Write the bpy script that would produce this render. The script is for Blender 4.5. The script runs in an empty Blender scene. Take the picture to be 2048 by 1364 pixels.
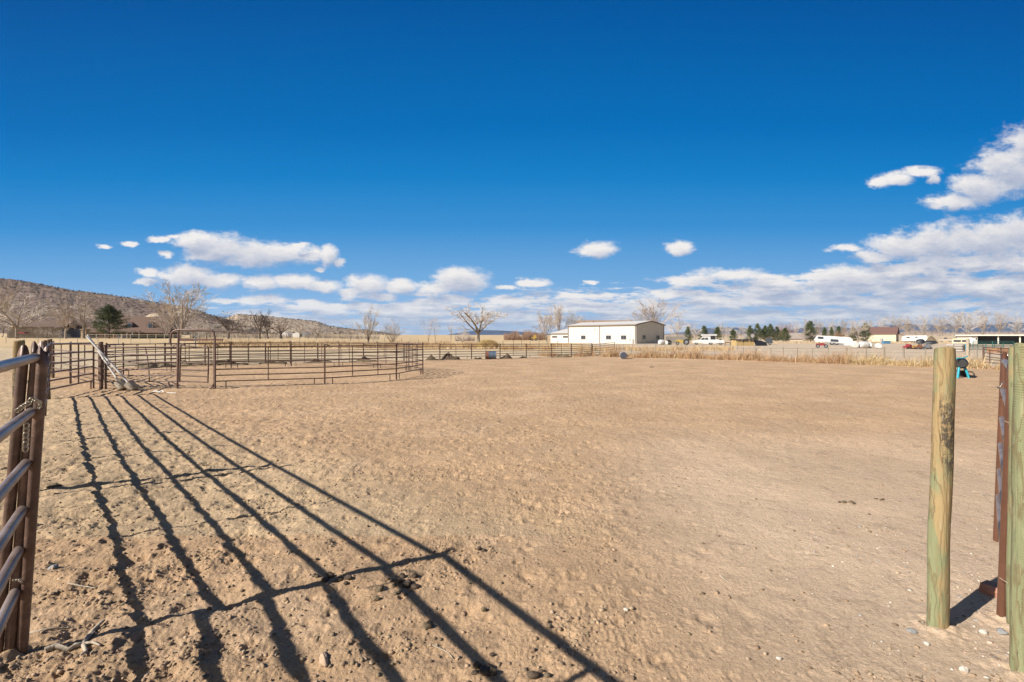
import bpy, math, random
import numpy as np
from mathutils import Vector, Matrix
R = math.radians
S = bpy.context.scene
COL = S.collection

# ------------------------------------------------------------------ camera
H, F, CX, HY = 1.65, 967.0, 1024.0, 674.0        # eye height; focal length, centre and horizon measured on the 2048 px photograph
cam = bpy.data.cameras.new('camera'); camo = bpy.data.objects.new('camera', cam); COL.objects.link(camo)
camo.location = (0, 0, H); camo.rotation_euler = (R(90), 0, 0)
cam.sensor_width = 36; cam.lens = 36 * F / 2048; cam.shift_y = -8 / 2048
cam.clip_start = 0.05; cam.clip_end = 30000
S.camera = camo

# ------------------------------------------------------------------ sky
EXPO = 0.56
world = bpy.data.worlds.new('World'); S.world = world; world.use_nodes = True
SUN_EL = R(34.2); SUN_AZ = math.atan2(-.866, -.5)
def N(nt, t, **kw):
    n = nt.nodes.new(t)
    for k, v in kw.items(): setattr(n, k, v)
    return n
def setin(nt, sock, v):
    if isinstance(v, bpy.types.NodeSocket): nt.links.new(v, sock)
    else: sock.default_value = v
def M(nt, op, a, b=0.5, c=0.5, clamp=False):
    n = N(nt, 'ShaderNodeMath', operation=op); n.use_clamp = clamp
    setin(nt, n.inputs[0], a); setin(nt, n.inputs[1], b); setin(nt, n.inputs[2], c)
    return n.outputs[0]
def VM(nt, op, a, b=(0, 0, 0), c=(0, 0, 0)):
    n = N(nt, 'ShaderNodeVectorMath', operation=op)
    setin(nt, n.inputs[0], a)
    if len(n.inputs) > 1: setin(nt, n.inputs[1], b)
    if len(n.inputs) > 2: setin(nt, n.inputs[2], c)
    return n.outputs['Value'] if op in ('LENGTH', 'DOT_PRODUCT') else n.outputs[0]
def SM(nt, v, a, b, lo=0.0, hi=1.0):
    n = N(nt, 'ShaderNodeMapRange', interpolation_type='SMOOTHSTEP')
    for i, x in enumerate((v, a, b, lo, hi)): setin(nt, n.inputs[i], x)
    return n.outputs[0]
def MIXC(nt, f, a, b, mode='MIX'):
    n = N(nt, 'ShaderNodeMix', data_type='RGBA', blend_type=mode)
    setin(nt, n.inputs[0], f); setin(nt, n.inputs[6], a); setin(nt, n.inputs[7], b)
    return n.outputs[2]
def RAMP(nt, f, stops):
    n = N(nt, 'ShaderNodeValToRGB'); r = n.color_ramp
    while len(r.elements) < len(stops): r.elements.new(0.5)
    for e, (p, c) in zip(r.elements, stops):
        e.position = p; e.color = tuple(c) + (1,)
    setin(nt, n.inputs[0], f)
    return n.outputs[0]
def NOISE(nt, v, scale, detail=4, rough=.5, dist=0.0, out=0):
    n = N(nt, 'ShaderNodeTexNoise')
    setin(nt, n.inputs['Vector'], v)
    n.inputs['Scale'].default_value = scale; n.inputs['Detail'].default_value = detail
    n.inputs['Roughness'].default_value = rough; n.inputs['Distortion'].default_value = dist
    return n.outputs[out]

# clouds: bearing = x / y, rise = z / y as seen from the arena (a direction map, like a sky picture)
CL = [  # (bearing px, rise px, half width, half height)
 (390,480,48,17),(435,497,62,28),(500,510,70,25),(565,508,50,20),(625,509,24,16),(655,510,22,20),(677,522,12,9),(320,477,24,7),
 (258,485,17,5),(327,511,18,7),(637,537,13,6),(302,545,17,9),(295,562,26,7),(370,552,58,21),(435,560,50,16),
 (205,491,16,4),(345,470,20,6),(600,493,16,7),(700,585,30,12),(760,592,34,10),(620,606,40,9),(900,594,40,8),(1010,575,22,7),
 (520,566,42,15),(585,562,55,16),(640,570,45,13),(735,570,38,20),(800,573,36,13),(525,601,50,12),(455,602,38,6),
 (920,560,56,25),(870,575,42,16),(1066,565,34,9),(1182,565,14,4),(1192,498,42,15),(1358,495,27,14),
 (1905,402,54,16),(1958,374,60,30),(2015,342,72,46),(2095,312,95,64),(1762,362,22,12),(1795,355,34,13),(1845,342,34,11),(1868,357,12,12),
 (1745,512,46,13),(1800,497,62,26),(1870,487,84,32),(1965,480,108,38),(2065,474,118,42),(1690,495,34,9),
 (1380,560,56,8),(1455,550,75,12),(1530,556,50,8),(1705,560,82,24),(1785,553,58,20),(1640,570,60,14),(1560,575,70,14),
]
g = bpy.data.node_groups.new('cloud_cover', 'ShaderNodeTree')
g.interface.new_socket('Vector', in_out='INPUT', socket_type='NodeSocketVector')
g.interface.new_socket('Cover', in_out='OUTPUT', socket_type='NodeSocketFloat')
gi = N(g, 'NodeGroupInput'); go = N(g, 'NodeGroupOutput'); p = gi.outputs[0]
fine = NOISE(g, VM(g, 'MULTIPLY', p, (13, 26, 1)), 1.0, 7, .66, out=1)
fine2 = NOISE(g, VM(g, 'MULTIPLY', p, (34, 62, 1)), 1.0, 6, .68)
p2 = VM(g, 'ADD', p, VM(g, 'MULTIPLY', VM(g, 'SUBTRACT', fine, (.5, .5, .5)), (.075, .034, 0)))
m = None
for (cx, cy, a, b) in CL:
    sx, sy = F / a / 1.12, F / b / 1.12
    d = VM(g, 'LENGTH', VM(g, 'MULTIPLY_ADD', p2, (sx, sy, 0), (-(cx - CX) / F * sx, -(HY - cy) / F * sy, 0)))
    m = d if m is None else M(g, 'SMOOTH_MIN', m, d, .10)
D1 = M(g, 'MULTIPLY', M(g, 'SUBTRACT', 1.0, m), .46)
# layered bank near the horizon, drawn on a level sheet so that it closes up with distance
sep = N(g, 'ShaderNodeSeparateXYZ'); g.links.new(p, sep.inputs[0]); U, V = sep.outputs[0], sep.outputs[1]
iv = M(g, 'DIVIDE', 1.0, M(g, 'ADD', M(g, 'MAXIMUM', V, 0.0), .022)); lv = M(g, 'LOGARITHM', iv, 2.71828)
cmb = N(g, 'ShaderNodeCombineXYZ'); setin(g, cmb.inputs[0], M(g, 'MULTIPLY', U, M(g, 'MULTIPLY_ADD', iv, .02, 7.5))); setin(g, cmb.inputs[1], M(g, 'MULTIPLY', lv, 4.6))
nb = NOISE(g, cmb.outputs[0], 1.0, 6, .6, .25)
vb = M(g, 'MULTIPLY_ADD', U, .050, .098)                       # upper edge of the bank, higher to the right
vb = M(g, 'ADD', vb, M(g, 'MULTIPLY', SM(g, U, .3, 1.0), .035))
inb = SM(g, M(g, 'SUBTRACT', vb, V), -.03, .03)
inb = M(g, 'MULTIPLY', inb, SM(g, U, -.72, -.4, .6, 1.0))
D2 = M(g, 'ADD', M(g, 'MULTIPLY', M(g, 'SUBTRACT', nb, .5), 2.3), M(g, 'MULTIPLY_ADD', inb, .76, -.50))
D2 = M(g, 'SUBTRACT', D2, M(g, 'MULTIPLY', M(g, 'MAXIMUM', M(g, 'SUBTRACT', V, vb), 0.0), 9.0))
D = M(g, 'MAXIMUM', M(g, 'MINIMUM', D1, .5), D2)
sf = N(g, 'ShaderNodeSeparateXYZ'); g.links.new(fine, sf.inputs[0])
D = M(g, 'ADD', D, M(g, 'MULTIPLY', M(g, 'SUBTRACT', sf.outputs[0], .5), .50))
D = M(g, 'ADD', D, M(g, 'MULTIPLY', M(g, 'SUBTRACT', fine2, .5), .42))
g.links.new(D, go.inputs[0])

nt = world.node_tree; bg = nt.nodes['Background']
sky = N(nt, 'ShaderNodeTexSky', sky_type='NISHITA'); sky.sun_disc = False
sky.sun_elevation = SUN_EL; sky.sun_rotation = SUN_AZ
tc = N(nt, 'ShaderNodeTexCoord'); dsep = N(nt, 'ShaderNodeSeparateXYZ'); nt.links.new(tc.outputs['Generated'], dsep.inputs[0])
X_, Y_, Z_ = dsep.outputs
ydiv0 = M(nt, 'MAXIMUM', Y_, .05)
front = RAMP(nt, M(nt, 'MAXIMUM', M(nt, 'DIVIDE', Z_, ydiv0), 0.0), [(p_, tuple(max(0.0, x) / 1.011 for x in c_)) for p_, c_ in [
    (0, (.46, .62, .82)), (.028, (.40, .58, .81)), (.0765, (.25, .465, .755)), (.12, (.168, .40, .715)), (.226, (.042, .275, .630)), (.33, (.006, .208, .555)), (.433, (0, .152, .475)), (.68, (0, .092, .345)), (1.0, (0, .07, .27))]])
fsc = VM(nt, 'SCALE', front); fsc.node.inputs['Scale'].default_value = 10
rest = MIXC(nt, 1.0, sky.outputs[0], (.42, .45, .50, 1), 'MULTIPLY')      # the rest of the dome, deepened like the part in view
base = MIXC(nt, SM(nt, Y_, -.05, .35), rest, fsc)
base = MIXC(nt, SM(nt, Z_, .66, .85), base, rest)
ydiv = M(nt, 'MAXIMUM', Y_, .05)
cu = N(nt, 'ShaderNodeCombineXYZ'); setin(nt, cu.inputs[0], M(nt, 'DIVIDE', X_, ydiv)); setin(nt, cu.inputs[1], M(nt, 'DIVIDE', Z_, ydiv))
ga = N(nt, 'ShaderNodeGroup', node_tree=g); nt.links.new(cu.outputs[0], ga.inputs[0])
gb = N(nt, 'ShaderNodeGroup', node_tree=g); nt.links.new(VM(nt, 'ADD', cu.outputs[0], (-.011, .021, 0)), gb.inputs[0])
alpha = M(nt, 'MULTIPLY', SM(nt, ga.outputs[0], -.10, .24), SM(nt, Y_, .08, .3))
alpha = M(nt, 'MULTIPLY', alpha, SM(nt, Z_, -.004, .03, .55, 1.0))
lit = M(nt, 'MULTIPLY_ADD', M(nt, 'SUBTRACT', ga.outputs[0], gb.outputs[0]), 1.35, .62)
thick = SM(nt, ga.outputs[0], .05, .5)
lit = M(nt, 'SUBTRACT', lit, M(nt, 'MULTIPLY', thick, .38), clamp=True)
lit = M(nt, 'ADD', lit, SM(nt, Z_, .0, .12, .10, 0.0), clamp=True)
ccol = RAMP(nt, lit, [(0, (.40, .47, .64)), (.35, (.54, .59, .72)), (.62, (.74, .75, .81)), (1, (.98, .95, .93))])
ccol = MIXC(nt, SM(nt, Z_, 0.0, .10, .45, 0.0), ccol, (.50, .65, .86, 1))
cs = VM(nt, 'SCALE', ccol); cs.node.inputs['Scale'].default_value = 8.8
nt.links.new(MIXC(nt, alpha, base, cs), bg.inputs[0])
bg.inputs[1].default_value = 0.0715
world.cycles.sampling_method = 'MANUAL'; world.cycles.sample_map_resolution = 256

# ------------------------------------------------------------------ sun, exposure
sl = bpy.data.lights.new('sun', 'SUN'); sl.energy = 5.0; sl.angle = R(.53); sl.color = (1, .935, .85)
so = bpy.data.objects.new('sun', sl); COL.objects.link(so); so.location = (-60, -35, 50)
so.rotation_euler = Vector((.8656 * math.cos(SUN_EL), .5009 * math.cos(SUN_EL), -math.sin(SUN_EL))).to_track_quat('-Z', 'Y').to_euler()
vs = S.view_settings; vs.view_transform = 'Standard'; vs.look = 'None'; vs.exposure = EXPO; vs.gamma = 1; vs.use_curve_mapping = False

# ------------------------------------------------------------------ helpers
def tag(o, label=None, cat=None, group=None, kind=None):
    if label: o['label'] = label
    if cat: o['category'] = cat
    if group: o['group'] = group
    if kind: o['kind'] = kind
    return o
def thing(name, label, cat, loc=(0, 0, 0), rz=0.0, group=None, rot=None):
    o = bpy.data.objects.new(name, None); COL.objects.link(o); o.location = loc
    o.rotation_euler = rot if rot else (0, 0, rz); o.empty_display_size = .2
    return tag(o, label, cat, group)
class MB:
    def __init__(s): s.v = []; s.f = []; s.sm = []; s.c = None
    def add(s, vs, fs, smooth=False):
        n = len(s.v); s.v += [tuple(q) for q in vs]; s.f += [tuple(i + n for i in f) for f in fs]; s.sm += [smooth] * len(fs)
        return s
    def box(s, x0, x1, y0, y1, z0, z1):
        v = [(x, y, z) for z in (z0, z1) for y in (y0, y1) for x in (x0, x1)]
        return s.add(v, [(0, 2, 3, 1), (4, 5, 7, 6), (0, 1, 5, 4), (2, 6, 7, 3), (0, 4, 6, 2), (1, 3, 7, 5)])
    def prism(s, poly, y0, y1):      # polygon in x,z swept along y
        n = len(poly); v = [(x, y0, z) for x, z in poly] + [(x, y1, z) for x, z in poly]
        return s.add(v, [tuple(range(n)), tuple(range(2 * n - 1, n - 1, -1))] + [(i, i + n, (i + 1) % n + n, (i + 1) % n) for i in range(n)])
    def tube(s, pts, r, n=10, cap=True, r1=None, smooth=True):
        pts = [Vector(q) for q in pts]; m = len(pts); rs = r if isinstance(r, (list, tuple)) else [r + ((r1 if r1 is not None else r) - r) * i / max(1, m - 1) for i in range(m)]
        vs = []; up = None
        for i, q in enumerate(pts):
            t = (pts[min(i + 1, m - 1)] - pts[max(i - 1, 0)]).normalized()
            if up is None:
                a = Vector((0, 0, 1)) if abs(t.z) < .9 else Vector((1, 0, 0)); up = (a - t * a.dot(t)).normalized()
            else: up = (up - t * up.dot(t)).normalized()
            w = t.cross(up)
            for k in range(n):
                an = 2 * math.pi * k / n; vs.append(q + (up * math.cos(an) + w * math.sin(an)) * rs[i])
        fs = [(i * n + k, i * n + (k + 1) % n, (i + 1) * n + (k + 1) % n, (i + 1) * n + k) for i in range(m - 1) for k in range(n)]
        s.add(vs, fs, smooth)
        if cap: s.add(vs[:n], [tuple(range(n - 1, -1, -1))]); s.add(vs[-n:], [tuple(range(n))])
        return s
    def ball(s, c, r, sx=1, sy=1, sz=1, n=10, m=7, rough=0, rng=None):
        vs = []
        for j in range(m + 1):
            ph = math.pi * j / m
            for i in range(n):
                th = 2 * math.pi * i / n; k = 1 + (rng.uniform(-rough, rough) if rng else 0)
                vs.append((c[0] + r * sx * k * math.sin(ph) * math.cos(th), c[1] + r * sy * k * math.sin(ph) * math.sin(th), c[2] + r * sz * k * math.cos(ph)))
        return s.add(vs, [(j * n + i, (j + 1) * n + i, (j + 1) * n + (i + 1) % n, j * n + (i + 1) % n) for j in range(m) for i in range(n)], True)
    def build(s, name, mat, parent=None, loc=None, world=False, matrix=None):
        me = bpy.data.meshes.new(name); vv = s.v
        if world and parent: o3 = Vector(parent.location); vv = [tuple(Vector(q) - o3) for q in vv]
        me.from_pydata(vv, [], s.f); me.polygons.foreach_set('use_smooth', s.sm); me.materials.append(mat)
        if s.c:
            at = me.color_attributes.new('Col', 'FLOAT_COLOR', 'POINT'); at.data.foreach_set('color', np.array(s.c, dtype=np.float32).ravel())
        me.update(); o = bpy.data.objects.new(name, me); COL.objects.link(o)
        if parent: o.parent = parent
        if loc: o.location = loc
        return o
def fast_mesh(name, V, Fq, mat, col=None, smooth=False, k=None):
    V = np.asarray(V, np.float32); Fq = np.asarray(Fq, np.int32); k = Fq.shape[1]
    me = bpy.data.meshes.new(name); me.vertices.add(len(V)); me.vertices.foreach_set('co', V.ravel())
    me.loops.add(Fq.size); me.loops.foreach_set('vertex_index', Fq.ravel()); me.polygons.add(len(Fq))
    me.polygons.foreach_set('loop_start', np.arange(0, Fq.size, k, dtype=np.int32)); me.polygons.foreach_set('loop_total', np.full(len(Fq), k, np.int32))
    if smooth: me.polygons.foreach_set('use_smooth', np.ones(len(Fq), bool))
    if col is not None:
        at = me.color_attributes.new('Col', 'FLOAT_COLOR', 'POINT'); at.data.foreach_set('color', np.asarray(col, np.float32).ravel())
    me.update(calc_edges=True); me.materials.append(mat)
    return me
def mat(name, col, rough=.7, metal=0.0, var=.25, scale=6.0, col2=None, bump=0.0, bscale=40.0, stretch=(1, 1, 1), attr=False, detail=5, spec=None, lo=.35, hi=.65, wave=None):
    m = bpy.data.materials.new(name); m.use_nodes = True; nt = m.node_tree; b = nt.nodes['Principled BSDF']
    tc = N(nt, 'ShaderNodeTexCoord'); v = VM(nt, 'MULTIPLY', tc.outputs['Object'], stretch)
    c1 = tuple(col) + (1,); c2 = tuple(col2) + (1,) if col2 else tuple(x * (1 - var) for x in col) + (1,)
    nz = NOISE(nt, v, scale, detail, .6)
    f = SM(nt, nz, lo, hi)
    if attr:
        a = N(nt, 'ShaderNodeVertexColor', layer_name='Col'); c = MIXC(nt, f, a.outputs[0], VM(nt, 'SCALE', a.outputs[0]))
        c.node.inputs[7].links[0].from_node.inputs['Scale'].default_value = 1 - var
    else: c = MIXC(nt, f, c1, c2)
    nt.links.new(c, b.inputs['Base Color']); b.inputs['Roughness'].default_value = rough; b.inputs['Metallic'].default_value = metal
    if spec is not None: b.inputs['Specular IOR Level'].default_value = spec
    if bump:
        bn = N(nt, 'ShaderNodeBump'); bn.inputs['Strength'].default_value = bump; bn.inputs['Distance'].default_value = .02
        nt.links.new(NOISE(nt, v, bscale, 4, .6), bn.inputs['Height']); nt.links.new(bn.outputs[0], b.inputs['Normal'])
    return m

# ------------------------------------------------------------------ terrain functions
def sst(a, b, x): t = np.clip((x - a) / (b - a), 0, 1); return t * t * (3 - 2 * t)
def gz(x, y):
    r = np.hypot(x, y); u = x / np.maximum(np.abs(y), 1e-3)
    left = 1 - sst(-.42, -.08, u)
    return left * 1.15 * sst(48, 170, r) + 4.2 * sst(150, 620, r) * (1 - .55 * left) + left * 1.5 * sst(170, 500, r)
def G(px, d): x = (px - CX) / F * d; return (x, d, float(gz(x, d)))
def P(px, py, d): return ((px - CX) / F * d, d, H - (py - HY) / F * d)
def PX(x, y, z): return (CX + x / y * F, HY - (z - H) / y * F)
def GP(px, py):                      # where the line of sight through a point of the photograph meets the ground
    d = 1.0; s = (py - HY) / F; u = (px - CX) / F
    while d < 3000:
        if H - s * d <= float(gz(u * d, d)): break
        d *= 1.003
    return (u * d, d, float(gz(u * d, d)))
def facing(px): return -math.atan((px - CX) / F)
def along_s(px, x0, y0, rz): u = (px - CX) / F; return (u * y0 - x0) / (math.cos(rz) - u * math.sin(rz))
_rs = np.random.RandomState(7); _perm = _rs.permutation(512); _perm = np.concatenate([_perm, _perm, _perm]); _ang = _rs.rand(512) * 2 * np.pi
def perlin(x, y):
    xi = np.floor(x).astype(int); yi = np.floor(y).astype(int); xf = x - xi; yf = y - yi
    def gd(ix, iy, dx, dy):
        a = _ang[_perm[(_perm[ix & 511] + (iy & 511)) & 511]]; return np.cos(a) * dx + np.sin(a) * dy
    u = xf * xf * xf * (xf * (xf * 6 - 15) + 10); v = yf * yf * yf * (yf * (yf * 6 - 15) + 10)
    a = gd(xi, yi, xf, yf); b = gd(xi + 1, yi, xf - 1, yf); c = gd(xi, yi + 1, xf, yf - 1); d = gd(xi + 1, yi + 1, xf - 1, yf - 1)
    return (a + (b - a) * u) * (1 - v) + (c + (d - c) * u) * v
def prints(x, y, cell, rad, seed, prob):   # hoof prints and scoops: one per cell at a random spot
    out = np.zeros_like(x); ci = np.floor(x / cell).astype(int); cj = np.floor(y / cell).astype(int)
    for di in (-1, 0, 1):
        for dj in (-1, 0, 1):
            i = (ci + di) & 511; j = (cj + dj) & 511
            h = _perm[(_perm[i] + j * 7 + seed) & 511]; h2 = _perm[(h + 131) & 511]; h3 = _perm[(h + 277) & 511]; h4 = _perm[(h + 401) & 511]
            px = (ci + di + h / 512.) * cell; py = (cj + dj + h2 / 512.) * cell; a = h3 / 512. * 3.14; rr = rad * (.7 + .7 * h4 / 512.)
            dx = (x - px) * np.cos(a) + (y - py) * np.sin(a); dy = -(x - px) * np.sin(a) + (y - py) * np.cos(a)
            d = np.sqrt(dx * dx + (dy * 1.35) ** 2) / rr
            out += np.where(h3 / 512. < prob, -np.exp(-(d * 1.3) ** 4) + .38 * np.exp(-((d - 1.25) / .28) ** 2), 0)
    return out
def amp(x, y):       # how cloddy the soil is: churned to the left, trodden flat towards the gate on the right
    s = sst(-.6, 2.2, x - .10 * y + .5 * perlin(x * .35 + 9, y * .35)); near = 1 - sst(5, 10, y)
    return 1 - .72 * s * (.15 + .85 * near)
POST_AT = [(2.42, 2.756, .13), (2.50, 2.36, .13), (2.86, 2.82, .10), (-2.56, 2.48, .12), (-5.2, 5.08, .15)]
def relief(x, y):
    a = amp(x, y) * (1 + .55 * sst(.15, .75, -x / np.maximum(y, .1)) * (y > 0)); r = np.hypot(x, y)
    z = .030 * perlin(x * .45, y * .45) + .016 * perlin(x * 1.5 + 3, y * 1.5)
    z += a * ((.010 * prints(x, y, .34, .085, 11, .62) + .007 * prints(x + 5, y + 9, .19, .05, 57, .6)) * (1 + 2.2 * perlin(x * 14, y * 14)))
    n1 = perlin(x * 5.2, y * 5.2); n2 = perlin(x * 11.5 + 5, y * 11.5 + 1); n3 = perlin(x * 25 + 2, y * 25 + 7); n4 = perlin(x * 52, y * 52)
    patch = .15 + .85 * sst(-.05, .3, perlin(x * 1.1 + 31, y * 1.1 + 17))
    f3 = 1 - sst(20, 40, r); f4 = 1 - sst(6, 14, r)
    lf = sst(.05, .6, -x / np.maximum(y, .1)) * (y > 0) * (1 - sst(9, 16, r))
    z += lf * (.015 * n1 + .014 * perlin(x * 2.9 + 8, y * 2.9))
    for (qx, qy, qr) in POST_AT: dq = np.hypot(x - qx, y - qy); z += .024 * np.exp(-(dq / qr) ** 2) * (1 + 1.6 * perlin(x * 19, y * 19))
    z += a * (.014 * n1 + .011 * n2 * patch + f3 * .0105 * (.35 - np.abs(n3) * 1.6) * (.4 + .6 * patch) + f4 * .0065 * n4 * (.45 + .55 * patch))
    return z * (1 - .75 * sst(35, 70, r))
def gzr(x, y): return float(gz(x, y)) + float(relief(np.array([x]), np.array([y]))[0])

# ------------------------------------------------------------------ ground
def build_ground():
    rr = [.9]
    while rr[-1] < 60: r = rr[-1]; rr.append(r + r * (.003 + .00026 * r))
    while rr[-1] < 9000: rr.append(rr[-1] * 1.035)
    rr = np.array(rr); th = np.concatenate([np.arange(-60, 60, .1), np.arange(60, 300, 2.5)]) * math.pi / 180
    Rr, T = np.meshgrid(rr, th, indexing='ij'); x = Rr * np.sin(T); y = Rr * np.cos(T)
    z = gz(x, np.where(np.abs(y) < 1e-3, 1e-3, y)) * (y > 0) + relief(x, y)
    nr, nt_ = x.shape
    # soil colours that belong to the ground itself
    def c(a): return np.array(a, float)
    soil = c((.53, .375, .242)); soil_l = c((.485, .322, .188)); pale = c((.61, .465, .33)); straw = c((.60, .44, .25)); lot = c((.54, .43, .315)); dark = c((.20, .14, .09)); olive = c((.36, .31, .19))
    mixf = lambda A, B, t: A * (1 - t[..., None]) + B * t[..., None]
    Cc = np.ones(x.shape + (3,)) * soil
    am = amp(x, y)
    Cc = mixf(Cc, soil_l, sst(.5, 1, am) * .8)
    Cc = mixf(Cc, pale, sst(.5, 2.5, x) * (1 - sst(3, 9, y)) * .75)
    pn = perlin(x * .9 + 40, y * .9 + 3) + .5 * perlin(x * 2.7, y * 2.7)
    Cc = mixf(Cc, pale, sst(.05, .6, pn) * .2)
    cr = perlin(x * 6 + 70, y * 6) + .6 * perlin(x * 17, y * 17 + 5)
    Cc = mixf(Cc, dark, sst(.35, .8, cr + .3 * perlin(x * 1.3, y * 1.3 + 77)) * .5 * (.25 + .75 * am))
    # beyond the arena
    lt = sst(0, 2.0, -(x + 13.0 + (y - 15.4) * 1.33) * .6)          # outside the left fence line
    Cc = mixf(Cc, c((.50, .365, .225)), lt * (y > 4))
    back = y - (39.9 + (x - 4.9) * .553)                              # behind the back fence
    rightb = y - (44.2 - (x) * .70)                                   # behind the reed strip
    fld = sst(0, 1.5, np.where(x < 6, back, rightb))
    fieldc = np.where((x / np.maximum(y, .1) < .16)[..., None], mixf(np.ones(x.shape + (3,)) * c((.53, .42, .28)), straw, sst(45, 75, y)), lot)
    far = sst(125, 170, y) * sst(.16, .2, x / np.maximum(y, .1)); fieldc = mixf(fieldc, c((.56, .44, .30)), far)
    fieldc = mixf(fieldc, olive, .5 * sst(.1, .5, perlin(x * .05, y * .12) + .4 * perlin(x * .3, y * .7)))
    Cc = mixf(Cc, fieldc, fld * (y > 20))
    Cc = mixf(Cc, c((.52, .43, .32)), sst(300, 900, np.hypot(x, y)))
    # dark trampled manure under the back fence
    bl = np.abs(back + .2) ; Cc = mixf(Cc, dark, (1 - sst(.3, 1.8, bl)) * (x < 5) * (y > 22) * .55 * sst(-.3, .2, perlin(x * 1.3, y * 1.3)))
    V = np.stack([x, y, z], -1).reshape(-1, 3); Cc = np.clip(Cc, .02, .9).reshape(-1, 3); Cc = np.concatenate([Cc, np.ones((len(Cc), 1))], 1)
    i, j = np.meshgrid(np.arange(nr - 1), np.arange(nt_), indexing='ij'); j1 = (j + 1) % nt_
    Fq = np.stack([i * nt_ + j, i * nt_ + j1, (i + 1) * nt_ + j1, (i + 1) * nt_ + j], -1).reshape(-1, 4)
    cz = len(V); V = np.vstack([V, [[0, 0, 0]]]); Cc = np.vstack([Cc, [[.43, .31, .2, 1]]])
    # close the middle with quads that share the centre twice would be degenerate: shrink the first ring instead
    V[:nt_, 0] *= .02; V[:nt_, 1] *= .02
    m = bpy.data.materials.new('arena_soil'); m.use_nodes = True; nt = m.node_tree; b = nt.nodes['Principled BSDF']
    tc = N(nt, 'ShaderNodeTexCoord'); o = tc.outputs['Object']; a = N(nt, 'ShaderNodeVertexColor', layer_name='Col')
    grit = NOISE(nt, o, 55, 4, .7); clod_shade = NOISE(nt, o, 14, 5, .7); big = NOISE(nt, o, .6, 4, .6)
    col = MIXC(nt, SM(nt, grit, .38, .68), a.outputs[0], VM(nt, 'SCALE', a.outputs[0])); col.node.inputs[7].links[0].from_node.inputs['Scale'].default_value = .80
    k2 = VM(nt, 'SCALE', col); k2.node.inputs['Scale'].default_value = .55
    col = MIXC(nt, M(nt, 'MULTIPLY', SM(nt, clod_shade, .57, .72), .8), col, k2)  # dark specks paint the shading of clods into the soil colour
    clod_shade_far = NOISE(nt, VM(nt, 'MULTIPLY', o, (1, .6, 1)), 4.2, 6, .75); col = MIXC(nt, M(nt, 'MULTIPLY', SM(nt, clod_shade_far, .55, .68), .55), col, k2)  # coarser specks, painted clod shading for the middle distance
    k3 = VM(nt, 'SCALE', col); k3.node.inputs['Scale'].default_value = 1.18
    col = MIXC(nt, SM(nt, big, .4, .65), col, k3)
    chips = NOISE(nt, VM(nt, 'ADD', o, (5, 9, 0)), 38, 2, .5)
    col = MIXC(nt, M(nt, 'MULTIPLY', SM(nt, chips, .70, .76), .5), col, (.62, .52, .38, 1))
    nt.links.new(col, b.inputs['Base Color']); b.inputs['Roughness'].default_value = .95; b.inputs['Specular IOR Level'].default_value = .15
    bn = N(nt, 'ShaderNodeBump'); bn.inputs['Strength'].default_value = .55; bn.inputs['Distance'].default_value = .012
    nt.links.new(NOISE(nt, o, 110, 8, .75), bn.inputs['Height'])
    bn2 = N(nt, 'ShaderNodeBump'); bn2.inputs['Strength'].default_value = .7; bn2.inputs['Distance'].default_value = .05
    nt.links.new(NOISE(nt, o, 8, 7, .75), bn2.inputs['Height']); nt.links.new(bn2.outputs[0], bn.inputs['Normal'])
    nt.links.new(bn.outputs[0], b.inputs['Normal'])
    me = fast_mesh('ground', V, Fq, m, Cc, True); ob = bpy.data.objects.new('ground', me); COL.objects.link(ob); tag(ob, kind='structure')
build_ground()

# ------------------------------------------------------------------ materials
RUST = mat('weathered_brown_paint', (.105, .064, .048), .48, .12, scale=13, col2=(.20, .125, .09), bump=.15, lo=.45, hi=.7)
RUST2 = mat('dusty_brown_pipe', (.20, .135, .115), .5, .2, scale=5, col2=(.125, .075, .06), bump=.1)
RAIL = mat('worn_metallic_brown_rail', (.17, .12, .10), .36, .28, scale=4, col2=(.28, .225, .20), stretch=(1, 1, 1), bump=.08, bscale=18)
GATEB = mat('glossy_brown_enamel', (.135, .062, .038), .30, .1, scale=5, var=.2)
GREENM = mat('green_panel_paint', (.05, .19, .16), .5, .1, var=.3)
GALV = mat('galvanised_steel', (.48, .45, .38), .38, .8, scale=40, var=.35)
PVC = mat('white_pvc', (.72, .70, .66), .45, 0, scale=8, var=.18)
CONC = mat('dusty_concrete', (.50, .45, .36), .9, 0, scale=12, var=.3, bump=.3)
BARKP = mat('pale_bark', (.40, .345, .29), .9, 0, scale=8, var=.35)
BARKT = mat('tan_twigs', (.50, .41, .33), .9, 0, scale=3, var=.25)
BARKL = mat('silver_twigs', (.58, .51, .44), .9, 0, scale=3, var=.25)
BARKD = mat('dark_bark', (.155, .115, .09), .9, 0, scale=8, var=.35)
BARKR = mat('reddish_twigs', (.36, .20, .13), .9, 0, scale=3, var=.3)
BARKO = mat('ochre_twigs', (.45, .34, .22), .9, 0, scale=3, var=.3)
NEED = mat('pine_needles', (.05, .075, .025), .8, 0, scale=3, col2=(.10, .12, .04), attr=False)
NEEDY = mat('yellowish_pine_needles', (.11, .13, .045), .8, 0, scale=3, col2=(.06, .085, .03))
REED = mat('dry_reed', (.5, .4, .2), .85, 0, attr=True, var=.25, scale=30)
MANURE = mat('manure', (.115, .080, .052), .85, 0, scale=30, var=.5, bump=.6, bscale=60)
DUNG2 = mat('dried_dung', (.20, .15, .09), .9, 0, scale=30, var=.5, bump=.6, bscale=60)
ROCKM = mat('fieldstone', (.42, .34, .26), .85, 0, scale=14, var=.3, bump=.4)
ROCKW = mat('pale_stone', (.58, .52, .44), .8, 0, scale=14, var=.25, bump=.3)
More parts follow.
